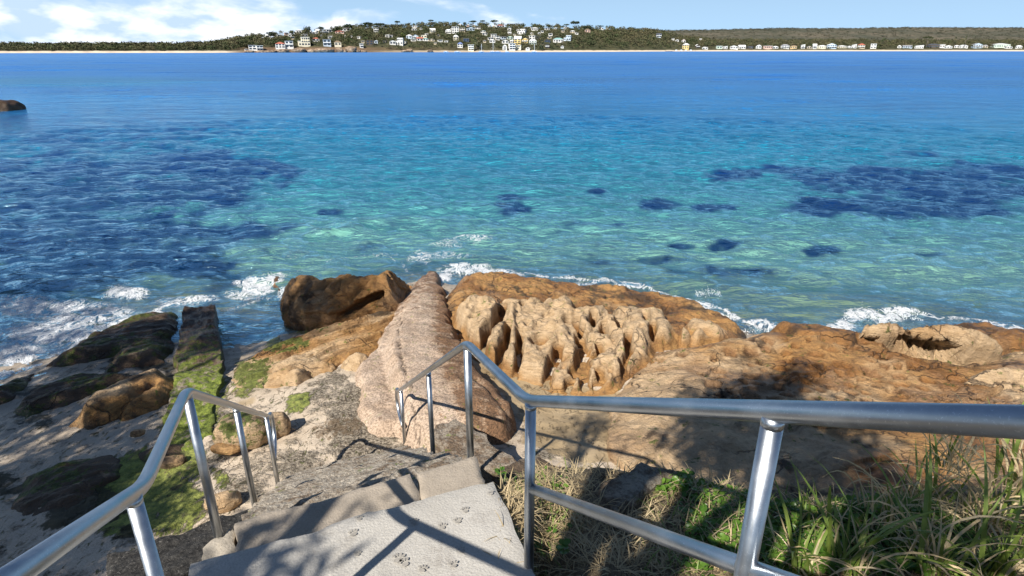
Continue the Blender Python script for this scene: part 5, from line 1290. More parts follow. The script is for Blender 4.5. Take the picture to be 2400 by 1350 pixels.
# streaky calm and ruffled lanes far out
lane = 1 + .22 * fbm(X * .012, Y * .05, 4)[..., None] * sstep(40, 120, RR)[..., None]
body = body * lane
clear = np.where(RR < 40, .90 * (1 - sstep(.02, .60, depth)), 0)
FOAM = [(60,720,130,38,.85),(200,735,170,45,.85),(300,690,70,22,.9),(120,780,170,42,.95),(40,830,90,36,1.),(250,770,110,30,.75),(420,705,90,16,.6),(600,668,70,28,.95),(560,690,50,20,.8),(640,650,40,22,.9),(660,690,30,20,.8),
        (1110,558,75,14,.68),(1050,572,60,16,.6),(985,602,50,26,.72),(1060,600,90,18,.6),(1085,630,85,18,.85),(1045,650,25,20,1.),(1160,635,80,12,.8),(1210,645,50,9,.7),(1360,662,100,6,.7),(1480,670,70,7,.85),(1590,706,50,9,.9),(1650,690,40,22,.45),(1640,722,60,9,.9),(1700,742,60,10,.9),(1780,758,50,16,1.),(1850,770,90,14,1.),(1950,766,70,16,1.),(2010,735,60,20,.95),(2090,738,80,18,.9),(1950,735,60,30,.4),(1760,715,60,40,.35),(2380,776,40,12,.9),(900,600,60,10,.5),(2250,760,60,10,.5),(700,600,120,16,.42),(850,575,100,14,.40),(1300,640,200,10,.4),(1200,560,60,50,.35)]
fo = np.zeros(X.shape)
for e in FOAM:
    d = np.hypot((a + 14 * fbm(X, Y, 3) - e[0]) / e[2], (b + 6 * fbm(X + 9, Y, 3) - e[1]) / e[3])
    fo = np.maximum(fo, e[4] * (1 - sstep(.35, 1.2, d)))
for pts, ww, k in (([(1045,668),(1062,652),(1110,637),(1200,650),(1330,660),(1500,676),(1590,702),(1680,735),(1745,765),(1790,782),(1870,780),(1960,790),(1985,762),(2050,745),(2150,740),(2205,757),(2300,772),(2420,790)], .17, .85), ([(985,640),(965,650),(940,612),(900,600),(800,606),(700,628),(668,650)], .10, .6), ([(664,700),(610,695),(560,722),(520,730)], .2, .7), ([(0,872),(60,858),(120,845),(180,810),(250,772),(340,742),(420,706),(500,700)], .30, .9)):
    d, _ = dseg(X + .12 * fbm(X * 1.3, Y * 1.3, 3), Y + .12 * fbm(X * 1.3 + 5, Y * 1.3, 3), [W(x, y - (11 if pts[0][0] == 1045 else 0), 0)[:2] for x, y in pts])
    fo = np.maximum(fo, k * np.exp(-(d / ww)**1.5))
edge = np.where(RR < 30, np.exp(-((depth - .02) / .16)**2), 0) * near
fo = np.maximum(fo, .42 * edge * (a > 1030)); fo = np.maximum(fo, .55 * edge * (a < 330))
Z += .05 * fo * np.abs(fbm(X * 3, Y * 3, 4)) 
co = np.stack([X, Y, Z], -1).reshape(-1, 3)
me = mesh_from('sea', co, grid_faces(*X.shape)[:, ::-1].copy(), M_sea)
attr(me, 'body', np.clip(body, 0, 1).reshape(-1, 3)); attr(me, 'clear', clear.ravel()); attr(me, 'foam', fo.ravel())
attr(me, 'rough', np.interp(RR, [8, 40, 150, 600], [.05, .10, .30, .45]).ravel())
attr(me, 'gloss', np.interp(RR, [8, 60, 250, 1200], [1.35, 1.20, .72, .50]).ravel())
tag(link('sea', me), 'clear turquoise and deep blue bay with dark weed beds', None, None, 'structure')
# sea floor beyond the beach sheet, out to the far shore
m = MB(); m.add([(-3600, 20, -3.3), (3600, 20, -3.3), (3600, 3200, -4), (-3600, 3200, -4)], [(0, 1, 2, 3)])
M_floor = plain('sea_floor', (.12, .18, .16), .9)
tag(m.build('sea_floor', M_floor), 'sandy floor of the bay', None, None, 'structure')

# ---- splashes
t = NT('spray'); M_spray = t.done(t.bsdf((.86, .88, .90), .5, 0, None, .4))
def splash(px, py, w, h, seed, lab):
    rs = np.random.default_rng(seed); c = W(px, py, 0.05)
    vs, fs = [], []
    n = 420
    for k in range(n):
        an = rs.uniform(-1, 1); u = an * w; hh = h * (1 - abs(an)**1.6) * rs.random()**1.3 * (.35 + .65 * abs(math.sin(an * 4 + seed)))
        s = .003 + .013 * rs.random()**3 * (1.4 - hh / h)
        p0 = np.array([c[0] + u + .15 * hh * an + rs.normal() * .03, c[1] + rs.normal() * .07 * (1 + hh), c[2] + hh])
        q = rs.normal(size=(4, 3)); q /= np.linalg.norm(q, axis=1)[:, None]
        q[:, 2] *= 1.8
        b0 = len(vs); vs += list(p0 + q * s)
        fs += [(b0, b0 + 1, b0 + 2), (b0, b0 + 2, b0 + 3), (b0, b0 + 3, b0 + 1), (b0 + 1, b0 + 3, b0 + 2)]
    for k in range(0):      # torn sheets of water
        an = rs.uniform(-.9, .9); u = an * w; hh = h * .55 * rs.random() * (1 - an * an) + .06
        b0 = len(vs); x = c[0] + u; y = c[1] + rs.normal() * .05; wd = rs.uniform(.03, .08)
        vs += [(x - wd, y, c[2] - .08), (x + wd, y - .02, c[2] - .08), (x + wd * .6, y + .03, c[2] + hh * .6), (x - wd * .4 , y, c[2] + hh * .7), (x + rs.normal() * .05, y, c[2] + hh * 1.15), (x, y + .05, c[2] + hh * .3)]
        fs += [(b0, b0 + 1, b0 + 2, b0 + 3), (b0 + 3, b0 + 2, b0 + 4), (b0, b0 + 3, b0 + 5), (b0 + 1, b0 + 5, b0 + 2)]
    o = link('water_splash', mesh_from('water_splash', [tuple(v) for v in vs], fs, M_spray))
    tag(o, lab, 'splash', 'splashes along the rocks', 'stuff')
splash(290, 697, .5, .42, 1, 'white splash at the surf line by the dark ledge')
splash(2022, 748, .42, .45, 2, 'white splash left of the undercut slab, larger of two')
splash(2120, 748, .35, .42, 4, 'white splash above the undercut slab, right of two')
splash(1950, 778, .5, .18, 5, 'low splash in the gully left of the undercut slab')
splash(1800, 778, .6, .20, 6, 'low splash at the end of the honeycombed rock')
splash(1660, 690, .3, .25, 8, 'thin splash over the submerged reef')
# ------------------------------------------------------------------ concrete stair
En, Ee = np.array([-.399, .917]), np.array([.917, .399])
def ab(a, b): return En * a + Ee * b
t = NT('smooth_concrete'); p = t.pos()
tone = t.attr('tone', 'Color')
col = t.mix(t.rng(t.noise(p, 2.2, 6, .6), .3, .7), t.mix(1, tone, (.80, .79, .77), 'MULTIPLY'), tone)
col = t.mix(t.rng(t.noise(p, 90, 3, .7), .42, .7, 0, .5), col, t.mix(1, tone, (.55, .53, .5), 'MULTIPLY'))
col = t.mix(t.rng(t.noise(p, 5.5, 6, .7), .55, .75, 0, .55), col, (.17, .14, .11))
hg = t.math('ADD', t.noise(p, 80, 4, .6), t.math('MULTIPLY', t.noise(p, 9, 5, .6), 1.5))
M_conc = t.done(t.bsdf(col, .85, 0, t.bump(hg, .006, .8)))
def slab(name, quad, ztop, zbot, res, mat, parent, tone, amp=.008, chip=.02, dark=0., algae=0., rnd=.025):
    """a cast block: bilinear quad of plan points, rough top, chipped edges, sides to zbot"""
    A, B, C_, D = (np.asarray(q, float)[:2] for q in quad)
    nu = max(6, int(np.linalg.norm(B - A) / res)); nv = max(5, int(np.linalg.norm(D - A) / res))
    u = np.r_[0, 0, np.linspace(0, 1, nu), 1, 1]; v = np.r_[0, 0, np.linspace(0, 1, nv), 1, 1]
    U, V = np.meshgrid(u, v)
    G = (A * (1 - U[..., None]) + B * U[..., None]) * (1 - V[..., None]) + (D * (1 - U[..., None]) + C_ * U[..., None]) * V[..., None]
    X, Y = G[..., 0], G[..., 1]
    lu, lv = np.linalg.norm(B - A), np.linalg.norm(D - A)
    ed = np.minimum(np.minimum(U, 1 - U) * lu, np.minimum(V, 1 - V) * lv)
    Z = (ztop(X, Y) if callable(ztop) else ztop) + amp * fbm(X * 3, Y * 3, 4) + amp * .4 * fbm(X * 14, Y * 14, 2)
    e = 1 - sstep(0, rnd, ed)
    Z = Z - rnd * .5 * e - chip * e * np.maximum(0, fbm(X * 4, Y * 4, 4))
    cx, cy = X.mean(), Y.mean()
    nxs = chip * 1.6 * fbm(X * 3.3 + 5, Y * 3.3, 4) * (1 - sstep(0, .1, ed))
    dx, dy = X - cx, Y - cy; dl = np.hypot(dx, dy) + 1e-6
    X = X + dx / dl * nxs; Y = Y + dy / dl * nxs
    Z[0, :] = Z[-1, :] = zbot; Z[:, 0] = Z[:, -1] = zbot
    co = np.stack([X, Y, Z], -1).reshape(-1, 3)
    me = mesh_from(name, co, grid_faces(len(v), len(u)), mat)
    n = len(co)
    attr(me, 'tone', np.tile(tone, (n, 1))); attr(me, 'dark', np.full(n, dark)); attr(me, 'algae', np.full(n, algae)); attr(me, 'crack', np.zeros(n)); attr(me, 'wet', np.zeros(n))
    try: me.set_sharp_from_angle(angle=math.radians(50))
    except Exception: pass
    return link(name, me, parent)
ZL = 3.50
stair = empty('concrete_stair', (0, 0, 0), 0, 'weathered concrete stair with pale landing going down to the rocks', 'stair')
lf = W(452,1322,ZL)[:2]; rf_ = W(1158,1121,ZL)[:2]; rb = W(1172,1190,ZL)[:2]
hd = np.array([.30, -.954])
landing = slab('landing', [lf, rf_, rf_ + hd * 1.75, lf + hd * 1.55], ZL, 2.2, .035, M_conc, stair, (.51, .485, .44), .004, .012, rnd=.012)
tA, tB = W(548,1226,3.33)[:2], W(1112,1066,3.33)[:2]; tC, tD = rf_ + En * .004, W(552,1290,ZL)[:2] + En * .004
for q0, q1, zt_ in ((0., .705, 3.34), (.722, 1., 3.332)):      # the tread is cracked in two
    slab('tread', [tA + (tB - tA) * q0, tA + (tB - tA) * q1, tD + (tC - tD) * q1, tD + (tC - tD) * q0], zt_, 2.0, .022, M_conc, stair, (.42, .36, .29), .005, .018)
slab('broken_corner', [W(478,1282,3.30)[:2], W(546,1228,3.30)[:2], W(556,1288,3.35)[:2] - En * .0, W(468,1312,3.3)[:2] + En * .01], 3.31, 2.0, .02, M_conc, stair, (.44, .39, .32), .035, .05)
a0 = 3.12; nst = 13; rise = .19; go = .285
for k in range(1, nst + 1):
    z = 3.33 - rise * k
    aa, ab_ = a0 + go * (k - 1) - .02, a0 + go * k
    b0, b1 = -.36 + .085 * (aa - 2.66) - .05, 1.07 + .085 * (aa - 2.66)
    slab('step', [ab(ab_, b0), ab(ab_, b1), ab(aa, b1), ab(aa, b0)], z, max(.5, z - .6), .035, M_conc_rough, stair, (.47, .42, .345), .012, .035, dark=.22 + .1 * (k > 9))
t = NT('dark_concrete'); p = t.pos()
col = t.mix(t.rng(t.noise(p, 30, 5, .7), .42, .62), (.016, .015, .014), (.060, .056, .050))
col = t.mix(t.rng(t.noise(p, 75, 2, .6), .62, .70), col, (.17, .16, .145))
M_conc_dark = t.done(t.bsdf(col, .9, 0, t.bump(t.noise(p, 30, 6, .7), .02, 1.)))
# dark cheek wall on the left of the stair
def zch(X, Y): return 2.74 - .12 * np.clip((X * En[0] + Y * En[1]) - 2.9, 0, 3) + 0 * X
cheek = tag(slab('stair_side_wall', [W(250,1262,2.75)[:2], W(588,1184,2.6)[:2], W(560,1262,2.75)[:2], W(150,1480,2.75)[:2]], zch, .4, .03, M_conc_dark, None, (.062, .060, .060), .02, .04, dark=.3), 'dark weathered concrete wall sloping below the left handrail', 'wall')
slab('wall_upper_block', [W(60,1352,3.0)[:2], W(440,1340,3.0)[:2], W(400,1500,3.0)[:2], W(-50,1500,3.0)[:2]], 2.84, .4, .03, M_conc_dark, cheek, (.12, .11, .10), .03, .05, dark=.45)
# loose cast blocks right of the stair foot
blk = slab('concrete_block', [W(1003,1000,1.45)[:2], W(1068,968,1.5)[:2], W(1262,1082,1.6)[:2], W(1086,1078,1.5)[:2]], lambda X, Y: 1.42 + 0 * X, .6, .03, M_conc_rough, None, (.40, .345, .275), .02, .05, dark=.45)
tag(blk, 'angular grey concrete block between the stair foot and the hump', 'concrete block')
blk2 = slab('concrete_block', [W(1160,1082,2.3)[:2], W(1250,1062,2.3)[:2], W(1345,1085,2.3)[:2], W(1240,1125,2.4)[:2]], 2.25, .8, .03, M_conc_rough, None, (.26, .23, .19), .025, .05, dark=.65)
tag(blk2, 'dark concrete slab beside the top step, behind the dry grass', 'concrete block')
blk3 = slab('concrete_block', [W(1395,1195,3.1)[:2], W(1500,1150,3.05)[:2], W(1575,1185,3.05)[:2], W(1420,1262,3.2)[:2]], 3.33, 2.5, .03, M_conc_rough, None, (.33, .30, .24), .02, .05, dark=.4)
tag(blk3, 'buried grey concrete slab showing through the grass bank', 'concrete block')
# wet paw prints on the landing
M_paw = plain('damp_concrete', (.33, .305, .265), .6, 0, .2, 40)
def paw(px, py, s, rot):
    m = MB(); c = W(px, py, ZL)
    def disc(x, y, rx, ry, ro):
        n = 9; v = []
        for k in range(n):
            w = 2 * math.pi * k / n; q = (rx * math.cos(w) * (1 + .15 * random.uniform(-1, 1)), ry * math.sin(w) * (1 + .15 * random.uniform(-1, 1)))
            v.append((x + q[0] * math.cos(ro) - q[1] * math.sin(ro), y + q[0] * math.sin(ro) + q[1] * math.cos(ro), 0))
        m.add(v, [tuple(range(n))])
    s *= .72
    disc(0, -.012 * s, .022 * s, .016 * s, 0)
    for a in (-.75, -.26, .26, .75): disc(.036 * s * math.sin(a), .034 * s * math.cos(a) - .008, .008 * s, .012 * s, -a)
    o = m.build('paw_print', M_paw, landing, False, (c[0], c[1], ZL + .009), (0, 0, rot))
for px, py, s, ro in [(1090,1198,1,.3),(1073,1223,1,.2),(1037,1236,1,.1),(1082,1292,.9,.5),(1063,1326,1,.3),(934,1312,1.3,.1),(948,1322,1.2,.6),(990,1336,1,-.2),(828,1252,1.1,.4),(842,1217,.9,.3),(838,1300,.8,.2),(970,1225,1.,.2),(1150,1128+30,.8,.4)]:
    paw(px, py, s, ro)

# ------------------------------------------------------------------ handrails
t = NT('galvanised_pipe'); p = t.pos()
n = t.noise(p, 9, 5, .6); n2 = t.noise(p, 240, 2, .6)
col = t.mix(t.rng(n, .3, .7), (.40, .43, .46), (.54, .57, .60))
col = t.mix(t.rng(n2, .60, .74, 0, .6), col, (.85, .87, .90))
rg = t.math('ADD', t.rng(n, .3, .7, .26, .42), t.math('MULTIPLY', n2, .06))
M_pipe = t.done(t.bsdf(col, rg, 1.0))
M_weld = plain('weld', (.66, .68, .68), .45, .8, .2, 60)
RP = .0245
def rel(p): return (p[0], p[1], p[2] + CAMZ)
def end_loop(pend, hdir, post, drop=.42, ext=.26):
    """the rail runs on past the last post, turns down and comes back to it"""
    e = np.array([hdir[0], hdir[1], hdir[2]]); p0 = np.array(pend); r = drop / 2
    pts = [p0, p0 + e * ext * .6]
    c = p0 + e * ext + np.array([0, 0, -r])
    h = np.array([e[0], e[1], 0]); h = h / np.linalg.norm(h)
    for k in range(0, 13):
        w = math.pi / 2 - k / 12 * math.pi
        pts.append(c + h * r * math.cos(w) * 1.0 + np.array([0, 0, r * math.sin(w)]))
    pts.append(np.array([p0[0], p0[1], c[2] - r]))
    return [tuple(q) for q in pts]
def rail(lab, top, posts, mid, loopdir, first):
    root = empty('handrail', (top[first][0], top[first][1], 2.5), 0, lab, 'handrail')
    off = Vector((-top[first][0], -top[first][1], -2.5))
    pts = [rel(q) for q in top]
    last = np.array(pts[-1])
    lp = end_loop(last, loopdir, None)
    path = fillet(pts, .11, 8)
    m = MB(); m.tube([Vector(q) + off for q in list(path) + [Vector(q) for q in lp[1:]]], RP, 20); m.build('top_rail', M_pipe, root, True)
    for (x, y, zt), zb in posts:
        m = MB(); m.tube([Vector((x, y, zt + CAMZ - .012)) + off, Vector((x, y, zb)) + off], RP * .97, 18); po = m.build('post', M_pipe, root, True)
        m = MB(); m.tube([Vector((x, y, zt + CAMZ - RP - .012)) + off, Vector((x, y, zt + CAMZ - RP - .004)) + off, Vector((x, y, zt + CAMZ - RP + .012)) + off], [RP * .98, RP * 1.01, RP * 1.04], 16); m.build('weld_bead', M_pipe, po, True)
    if mid:
        m = MB(); m.tube([Vector(rel(q)) + off for q in mid], RP * .97, 18); m.build('mid_rail', M_pipe, root, True)
        for q in mid[1:2]:
            d = (Vector(rel(mid[2])) - Vector(rel(mid[1]))).normalized(); c_ = Vector(rel(mid[1])) + off
            m = MB(); m.tube([c_ + d * (RP * .8), c_ + d * (RP * 1.2)], [RP * 1.12, RP * 1.0], 16); m.build('weld_bead', M_pipe, root, True)
    return root
R1, R2, R3, R4, R5 = (.561, 1.113, -.722), (.08, 2.23, -1.395), (-.272, 3.311, -1.666), (-.776, 4.97, -2.796), (-1.474, 6.97, -4.19)
ex = lambda A, B, k: tuple(B[i] + (B[i] - A[i]) * k for i in range(3))
R0 = ex(R2, R1, 1.4)
hdR = np.array(R5) - np.array(R4); hdR /= np.linalg.norm(hdR)
m1, m2 = (.574, 1.113, -1.166), (.09, 2.23, -1.854)
R5b = tuple(np.array(R4) + (np.array(R5) - np.array(R4)) * .97)
rail('right galvanised handrail with a mid rail beside the grass bank', [R0, R1, ex(R2, (.06, 2.29, -1.43), -.1), R3, R5],
     [(R1, 3.9), (R2, 3.2), (R3, 3.2), (R4, 1.95), (R5b, .72)], [ex(m2, m1, 1.3), m1, m2], hdR, 1)
L1, L2, L3, L4 = (-1.197, 1.569, -1.338), (-1.623, 2.63, -1.59), (-2.12, 4.01, -2.565), (-2.65, 5.61, -3.697)
L0 = (L1[0] + .45 * 1.5, L1[1] - 1.1 * 1.5, L1[2] + .66 * 1.5)
hdL = np.array(L4) - np.array(L3); hdL /= np.linalg.norm(hdL)
L4b = tuple(np.array(L3) + (np.array(L4) - np.array(L3)) * .97)
rail('left galvanised handrail above the dark concrete wall', [L0, (L1[0] - .012, L1[1] + .05, L1[2] + 0.0), L2, L4],
     [((L1[0] - .012 + .33 * .15, L1[1] + .05 - .81 * .15, L1[2] + .485 * .15), 2.6), (L2, 3.1), (L3, 2.2), (L4b, 1.1)], None, hdL, 1)

# ------------------------------------------------------------------ grass bank
t = NT('bank_soil'); p = t.pos()
col = t.mix(t.rng(t.noise(p, 6, 6, .65), .35, .65), (.085, .062, .038), (.26, .20, .12))
col = t.mix(t.rng(t.noise(t.map(p, (6, 1, 1), (0, 0, 0), (0, 0, .6)), 14, 5, .7), .5, .65), col, (.36, .29, .18))
M_soil = t.done(t.bsdf(col, .95, 0, t.bump(t.noise(p, 25, 6, .7), .05, 1.)))
bx = np.linspace(-.3, 9.5, 190); by = np.linspace(-6.2, 5.2, 230)
X, Y = np.meshgrid(bx, by)
sd = sdpoly(X + .12 * fbm(X * 1.5, Y * 1.5, 3), Y + .12 * fbm(X * 1.5 + 8, Y * 1.5, 3), BANK)
def bank_z(X, Y, sd): 
    return bank_top(X, Y) + .05 * fbm(X * 1.4, Y * 1.4, 4) - .22 * (1 - sstep(0, .5, sd)) - np.where(sd < 0, np.minimum(-sd * 5, 3.2), 0)
Z = bank_z(X, Y, sd)
f = grid_faces(*X.shape); f = f[(sd.ravel()[f] > -.55).any(1)]
co, f, _ = compact(np.stack([X, Y, Z], -1).reshape(-1, 3), f, [])
tag(link('grass_bank', mesh_from('grass_bank', co, f, M_soil)), 'earth bank with dry grass right of the landing', None, None, 'structure')
# ground behind the camera that carries the trees
bx = np.linspace(-30, 14, 70); by = np.linspace(-30, 1.6, 50)
X, Y = np.meshgrid(bx, by)
Z = 3.0 + .25 * fbm(X * .3, Y * .3, 3) - .02 * Y - 1.9 * sstep(-3, -9, X) * sstep(-8, 2, Y) - 1.4 * sstep(-2.6, -4.5, X) * sstep(-5, 1.6, Y) - .6 * sstep(.9, 1.6, Y)
tag(link('hillside', mesh_from('hillside', np.stack([X, Y, Z], -1).reshape(-1, 3), grid_faces(*X.shape), M_soil)), 'earth hillside behind the stair', None, None, 'structure')
for k in range(6):
    aa = 1.15 - .30 * k
    c0 = lf + hd * (1.5 + .30 * k); c1 = rf_ + hd * (1.7 + .30 * k)
    slab('upper_step', [c0, c1, c1 + hd * .32, c0 + hd * .32], ZL + .165 * (k + 1), 2.4, .06, M_conc, stair, (.50, .46, .40), .006, .02)

def on_bank(px0, px1, py0, py1, n, rs, need=0.02):
    """random spots on the bank, chosen in the part the photograph shows"""
    res = []
    while len(res) < n:
        a, b = rs.uniform(px0, px1, 400), rs.uniform(py0, py1, 400)
        zz = np.full(400, 3.2)
        for it in range(4):
            q = np.array([W(a[i], b[i], zz[i]) for i in range(400)])
            sdq = sdpoly(q[:, 0], q[:, 1], BANK); zz = bank_z(q[:, 0], q[:, 1], sdq)
        q[:, 2] = zz
        res += [tuple(v) for v, s in zip(q, sdq) if s > need]
    return np.array(res[:n])
def strap(L, w, lean, curl, seg=7, fold=.25, twist=0.):
    """a strap leaf from the origin, leaning out along +x and curling over"""
    v, f = [], []
    x = z = 0.; ang = lean
    for k in range(seg + 1):
        s = k / seg; ww = w * (1 - s**2.2) * (.6 + .4 * min(1, s * 4)) + .0006
        tw = twist * s
        ww *= 1.0
        v += [(x, -ww * math.cos(tw), z + fold * ww - ww * math.sin(tw)), (x, 0, z), (x, ww * math.cos(tw), z + fold * ww + ww * math.sin(tw))]
        ang += curl / seg * (.4 + 1.6 * s)
        x += L / seg * math.sin(ang); z += L / seg * math.cos(ang)
    for k in range(seg):
        a = 3 * k
        f += [(a, a + 1, a + 4, a + 3), (a + 1, a + 2, a + 5, a + 4)]
    return v, f
def leafm(name, c1, c2, rough=.5, trans=.25):
    t = NT(name); p = t.pos()
    rnd = t.node('ShaderNodeObjectInfo').outputs['Random']
    c = t.mix(t.rng(t.noise(p, 5, 3), .3, .7), c1, c2)
    c = t.mix(t.math('MULTIPLY', rnd, .5), c, t.mix(1, c, (1.25, 1.05, .8), 'MULTIPLY'))
    c = t.mix(t.rng(t.noise(t.map(p, (1, 1, .2)), 60, 3), .5, .7, 0, .3), c, t.mix(1, c, (.5, .5, .4), 'MULTIPLY'))
    b = t.bsdf(c, rough, 0, None, .35)
    tl = t.node('ShaderNodeBsdfTranslucent'); t.l.new(c, tl.inputs['Color'])
    mx = t.node('ShaderNodeMixShader'); mx.inputs[0].default_value = trans; t.l.new(b, mx.inputs[1]); t.l.new(tl.outputs[0], mx.inputs[2])
    return t.done(mx.outputs[0])
M_blade = leafm('green_blade', (.13, .21, .040), (.23, .30, .075))
M_dry = leafm('dry_blade', (.50, .40, .24), (.66, .56, .37), .7)
M_dryg = leafm('dry_grass', (.36, .28, .16), (.58, .48, .30), .8)
M_cover = leafm('ground_leaf', (.050, .130, .016), (.13, .24, .035), .35)
gb = [mesh_from('blade', *strap(L, w, le, cu, 7, .3, tw), M_blade) for L, w, le, cu, tw in [(.72, .013, .10, .5, .3), (.85, .014, .18, .9, .0), (.65, .012, .30, 1.2, .5), (.95, .015, .12, .7, -.4), (.60, .013, .45, .8, .2), (.80, .012, .25, 1.6, .8), (.42, .006, .05, .3, 0)]]
db = [mesh_from('dry_blade', *strap(L, w, le, cu, 8, .2, tw), M_dry) for L, w, le, cu, tw in [(.80, .009, .25, 1.9, 1.2), (.70, .008, .40, 2.4, .5), (.9, .010, .2, 1.3, 2.0), (.65, .008, .55, 1.6, 1.), (.85, .0075, .15, 2.1, -.8)]]
TUS = [(1870,1345,.9,26,'clump of strap-leaved grass nearest the upright post'), (1990,1330,1.,34,'green strap-leaf clump in the middle of the lower right corner'), (2060,1240,.95,28,'mixed green and straw clump under the handrail, centre right'),
       (2180,1330,1.05,34,'dense green clump at the bottom, right of centre clump'), (2150,1180,.9,30,'straw-coloured clump arching over the shaded rock'), (2300,1230,1.1,38,'tall straw and green clump at the right under the rail'), (2340,1360,1.1,34,'dark shaded strap-leaf clump in the bottom right corner'),
       (2400,1150,1.25,32,'clump whose dry blades rise above the handrail at right'), (1880,1225,.7,16,'thin clump with arching dry blades behind the upright post'), (2230,1090,.95,26,'dry pale clump on the bank edge below the handrail'), (2460,1240,1.1,24,'clump cut by the right edge of the picture'), (1760,1300,.6,10,'few long blades rising left of the upright post')]
rs = random.Random(31)
for i, (px, py, sc, n, lab) in enumerate(TUS):
    zz = 3.2; q = W(px, py, zz)
    for it in range(0 if py < 1160 else 5):
        q = W(px, py, zz); s_ = sdpoly(np.array([q[0]]), np.array([q[1]]), BANK); zz = float(bank_z(np.array([q[0]]), np.array([q[1]]), s_)[0])
    zz = max(zz, 2.7)
    root = empty('grass_tussock', (q[0], q[1], zz - .03), 0, lab, 'grass', 'strap-leaved tussocks on the bank')
    dryf = .48 if i not in (4, 5, 7, 9, 2) else .8
    for k in range(int(n * 1.7)):
        dry = rs.random() < dryf
        me = rs.choice(db if dry else gb)
        o = link('dry_blade' if dry else 'blade', me, root, (rs.gauss(0, .06), rs.gauss(0, .06), rs.uniform(-.02, .02)), (rs.gauss(0, .18), rs.gauss(0, .18), rs.uniform(0, 6.28)))
        s = sc * rs.uniform(.55, 1.05) * .82; o.scale = (s, s * rs.uniform(.8, 1.3), s)
# dry mat of fine grass and runners
def scatter_blades(name, spots, L0, L1, w, mat, lab, seed, lean=(.5, 1.45)):
    rq = np.random.default_rng(seed); V = []; F = []; nv = 0
    tm = [np.array(strap(1, w / ((L0 + L1) / 2), le, cu, 4, .15, 0)[0]) for le, cu in [(lean[0], .8), (lean[0] * 1.5, 1.2), ((lean[0] + lean[1]) / 2, .6), (lean[1], .4), (lean[1] * .9, .9)]]
    fm = np.array(strap(1, .01, .3, .5, 4)[1])
    for q in spots:
        v = tm[rq.integers(0, 5)] * rq.uniform(L0, L1); an = rq.uniform(0, 6.283); ca, sa = math.cos(an), math.sin(an)
        V.append(np.stack([v[:, 0] * ca - v[:, 1] * sa, v[:, 0] * sa + v[:, 1] * ca, v[:, 2] * rq.uniform(.5, 1.1)], 1) + q - np.array([0, 0, .01])); F.append(fm + nv); nv += len(v)
    o = link(name, mesh_from(name, np.concatenate(V), np.concatenate(F), mat)); tag(o, lab, 'grass', None, 'stuff'); return o
rq = np.random.default_rng(77)
sp = np.concatenate([on_bank(1160, 1300, 1090, 1350, 1500, rq, .0), on_bank(1290, 1740, 1085, 1350, 3200, rq, .0), on_bank(1740, 2400, 1050, 1350, 1500, rq)])
_q3 = [W(1395,1195,3.1)[:2], W(1500,1150,3.05)[:2], W(1575,1185,3.05)[:2], W(1420,1262,3.2)[:2]]
sp = sp[sdpoly(sp[:, 0], sp[:, 1], _q3) < .02]
_ed = [W(1162,1130,ZL), W(1186,1175,ZL), W(1166,1205,ZL), W(1158,1260,ZL), W(1150,1320,ZL), W(1130,1360,ZL)]
_t = rq.uniform(0, 5, 380); _k = np.minimum(_t.astype(int), 4); _f = (_t - _k)[:, None]
_ea = np.array(_ed)
sp = np.concatenate([sp, _ea[_k] * (1 - _f) + _ea[_k + 1] * _f + np.stack([rq.normal(.06, .04, 380), rq.normal(0, .03, 380), rq.uniform(-.09, -.03, 380)], 1)])
# keep the mat off the concrete slab in the bank
scatter_blades('dry_grass', sp, .06, .20, .0028, M_dryg, 'matted dry straw-coloured grass on the bank', 5)
scatter_blades('short_green_grass', np.concatenate([on_bank(1165, 1330, 1100, 1350, 260, rq, .0), on_bank(1500, 2400, 1100, 1350, 700, rq)]), .06, .2, .003, M_blade, 'fresh green grass among the dry mat', 6, (.2, .9))
# round-leaved ground cover
def cover(spots, seed):
    rq = np.random.default_rng(seed); V = []; F = []; nv = 0; n = 7
    an = np.linspace(0, 2 * np.pi, n, endpoint=False)
    for q in spots:
        r_ = rq.uniform(.010, .022); h = rq.uniform(.0, .06)
        nr = np.array([rq.normal() * .45, rq.normal() * .45, 1.]); nr /= np.linalg.norm(nr)
        a = np.cross(nr, [rq.normal(), rq.normal(), .1]); a /= np.linalg.norm(a); b = np.cross(nr, a)
        rim = (np.cos(an)[:, None] * a + np.sin(an)[:, None] * b * .85) * r_ + nr * .25 * r_
        V.append(np.vstack([np.zeros(3), rim]) + q + np.array([rq.normal() * .01, rq.normal() * .01, h])); F.append(np.stack([np.zeros(n, int), np.arange(1, n + 1), np.r_[np.arange(2, n + 1), 1]], 1) + nv); nv += n + 1
    return mesh_from('leaves', np.concatenate(V), np.concatenate(F), M_cover)
sp = np.concatenate([on_bank(1600, 1790, 1140, 1350, 900, rq), on_bank(1790, 2400, 1170, 1350, 3600, rq), on_bank(1490, 1620, 1105, 1160, 420, rq, .0), on_bank(1170, 1330, 1090, 1310, 60, rq, .0)])
sel = noise2(sp[:, 0] * 2.2, sp[:, 1] * 2.2) > -.28
tag(link('ground_cover', cover(sp[sel], 8)), 'low creeping plant with small round green leaves on the bank', 'ground cover', None, 'stuff')
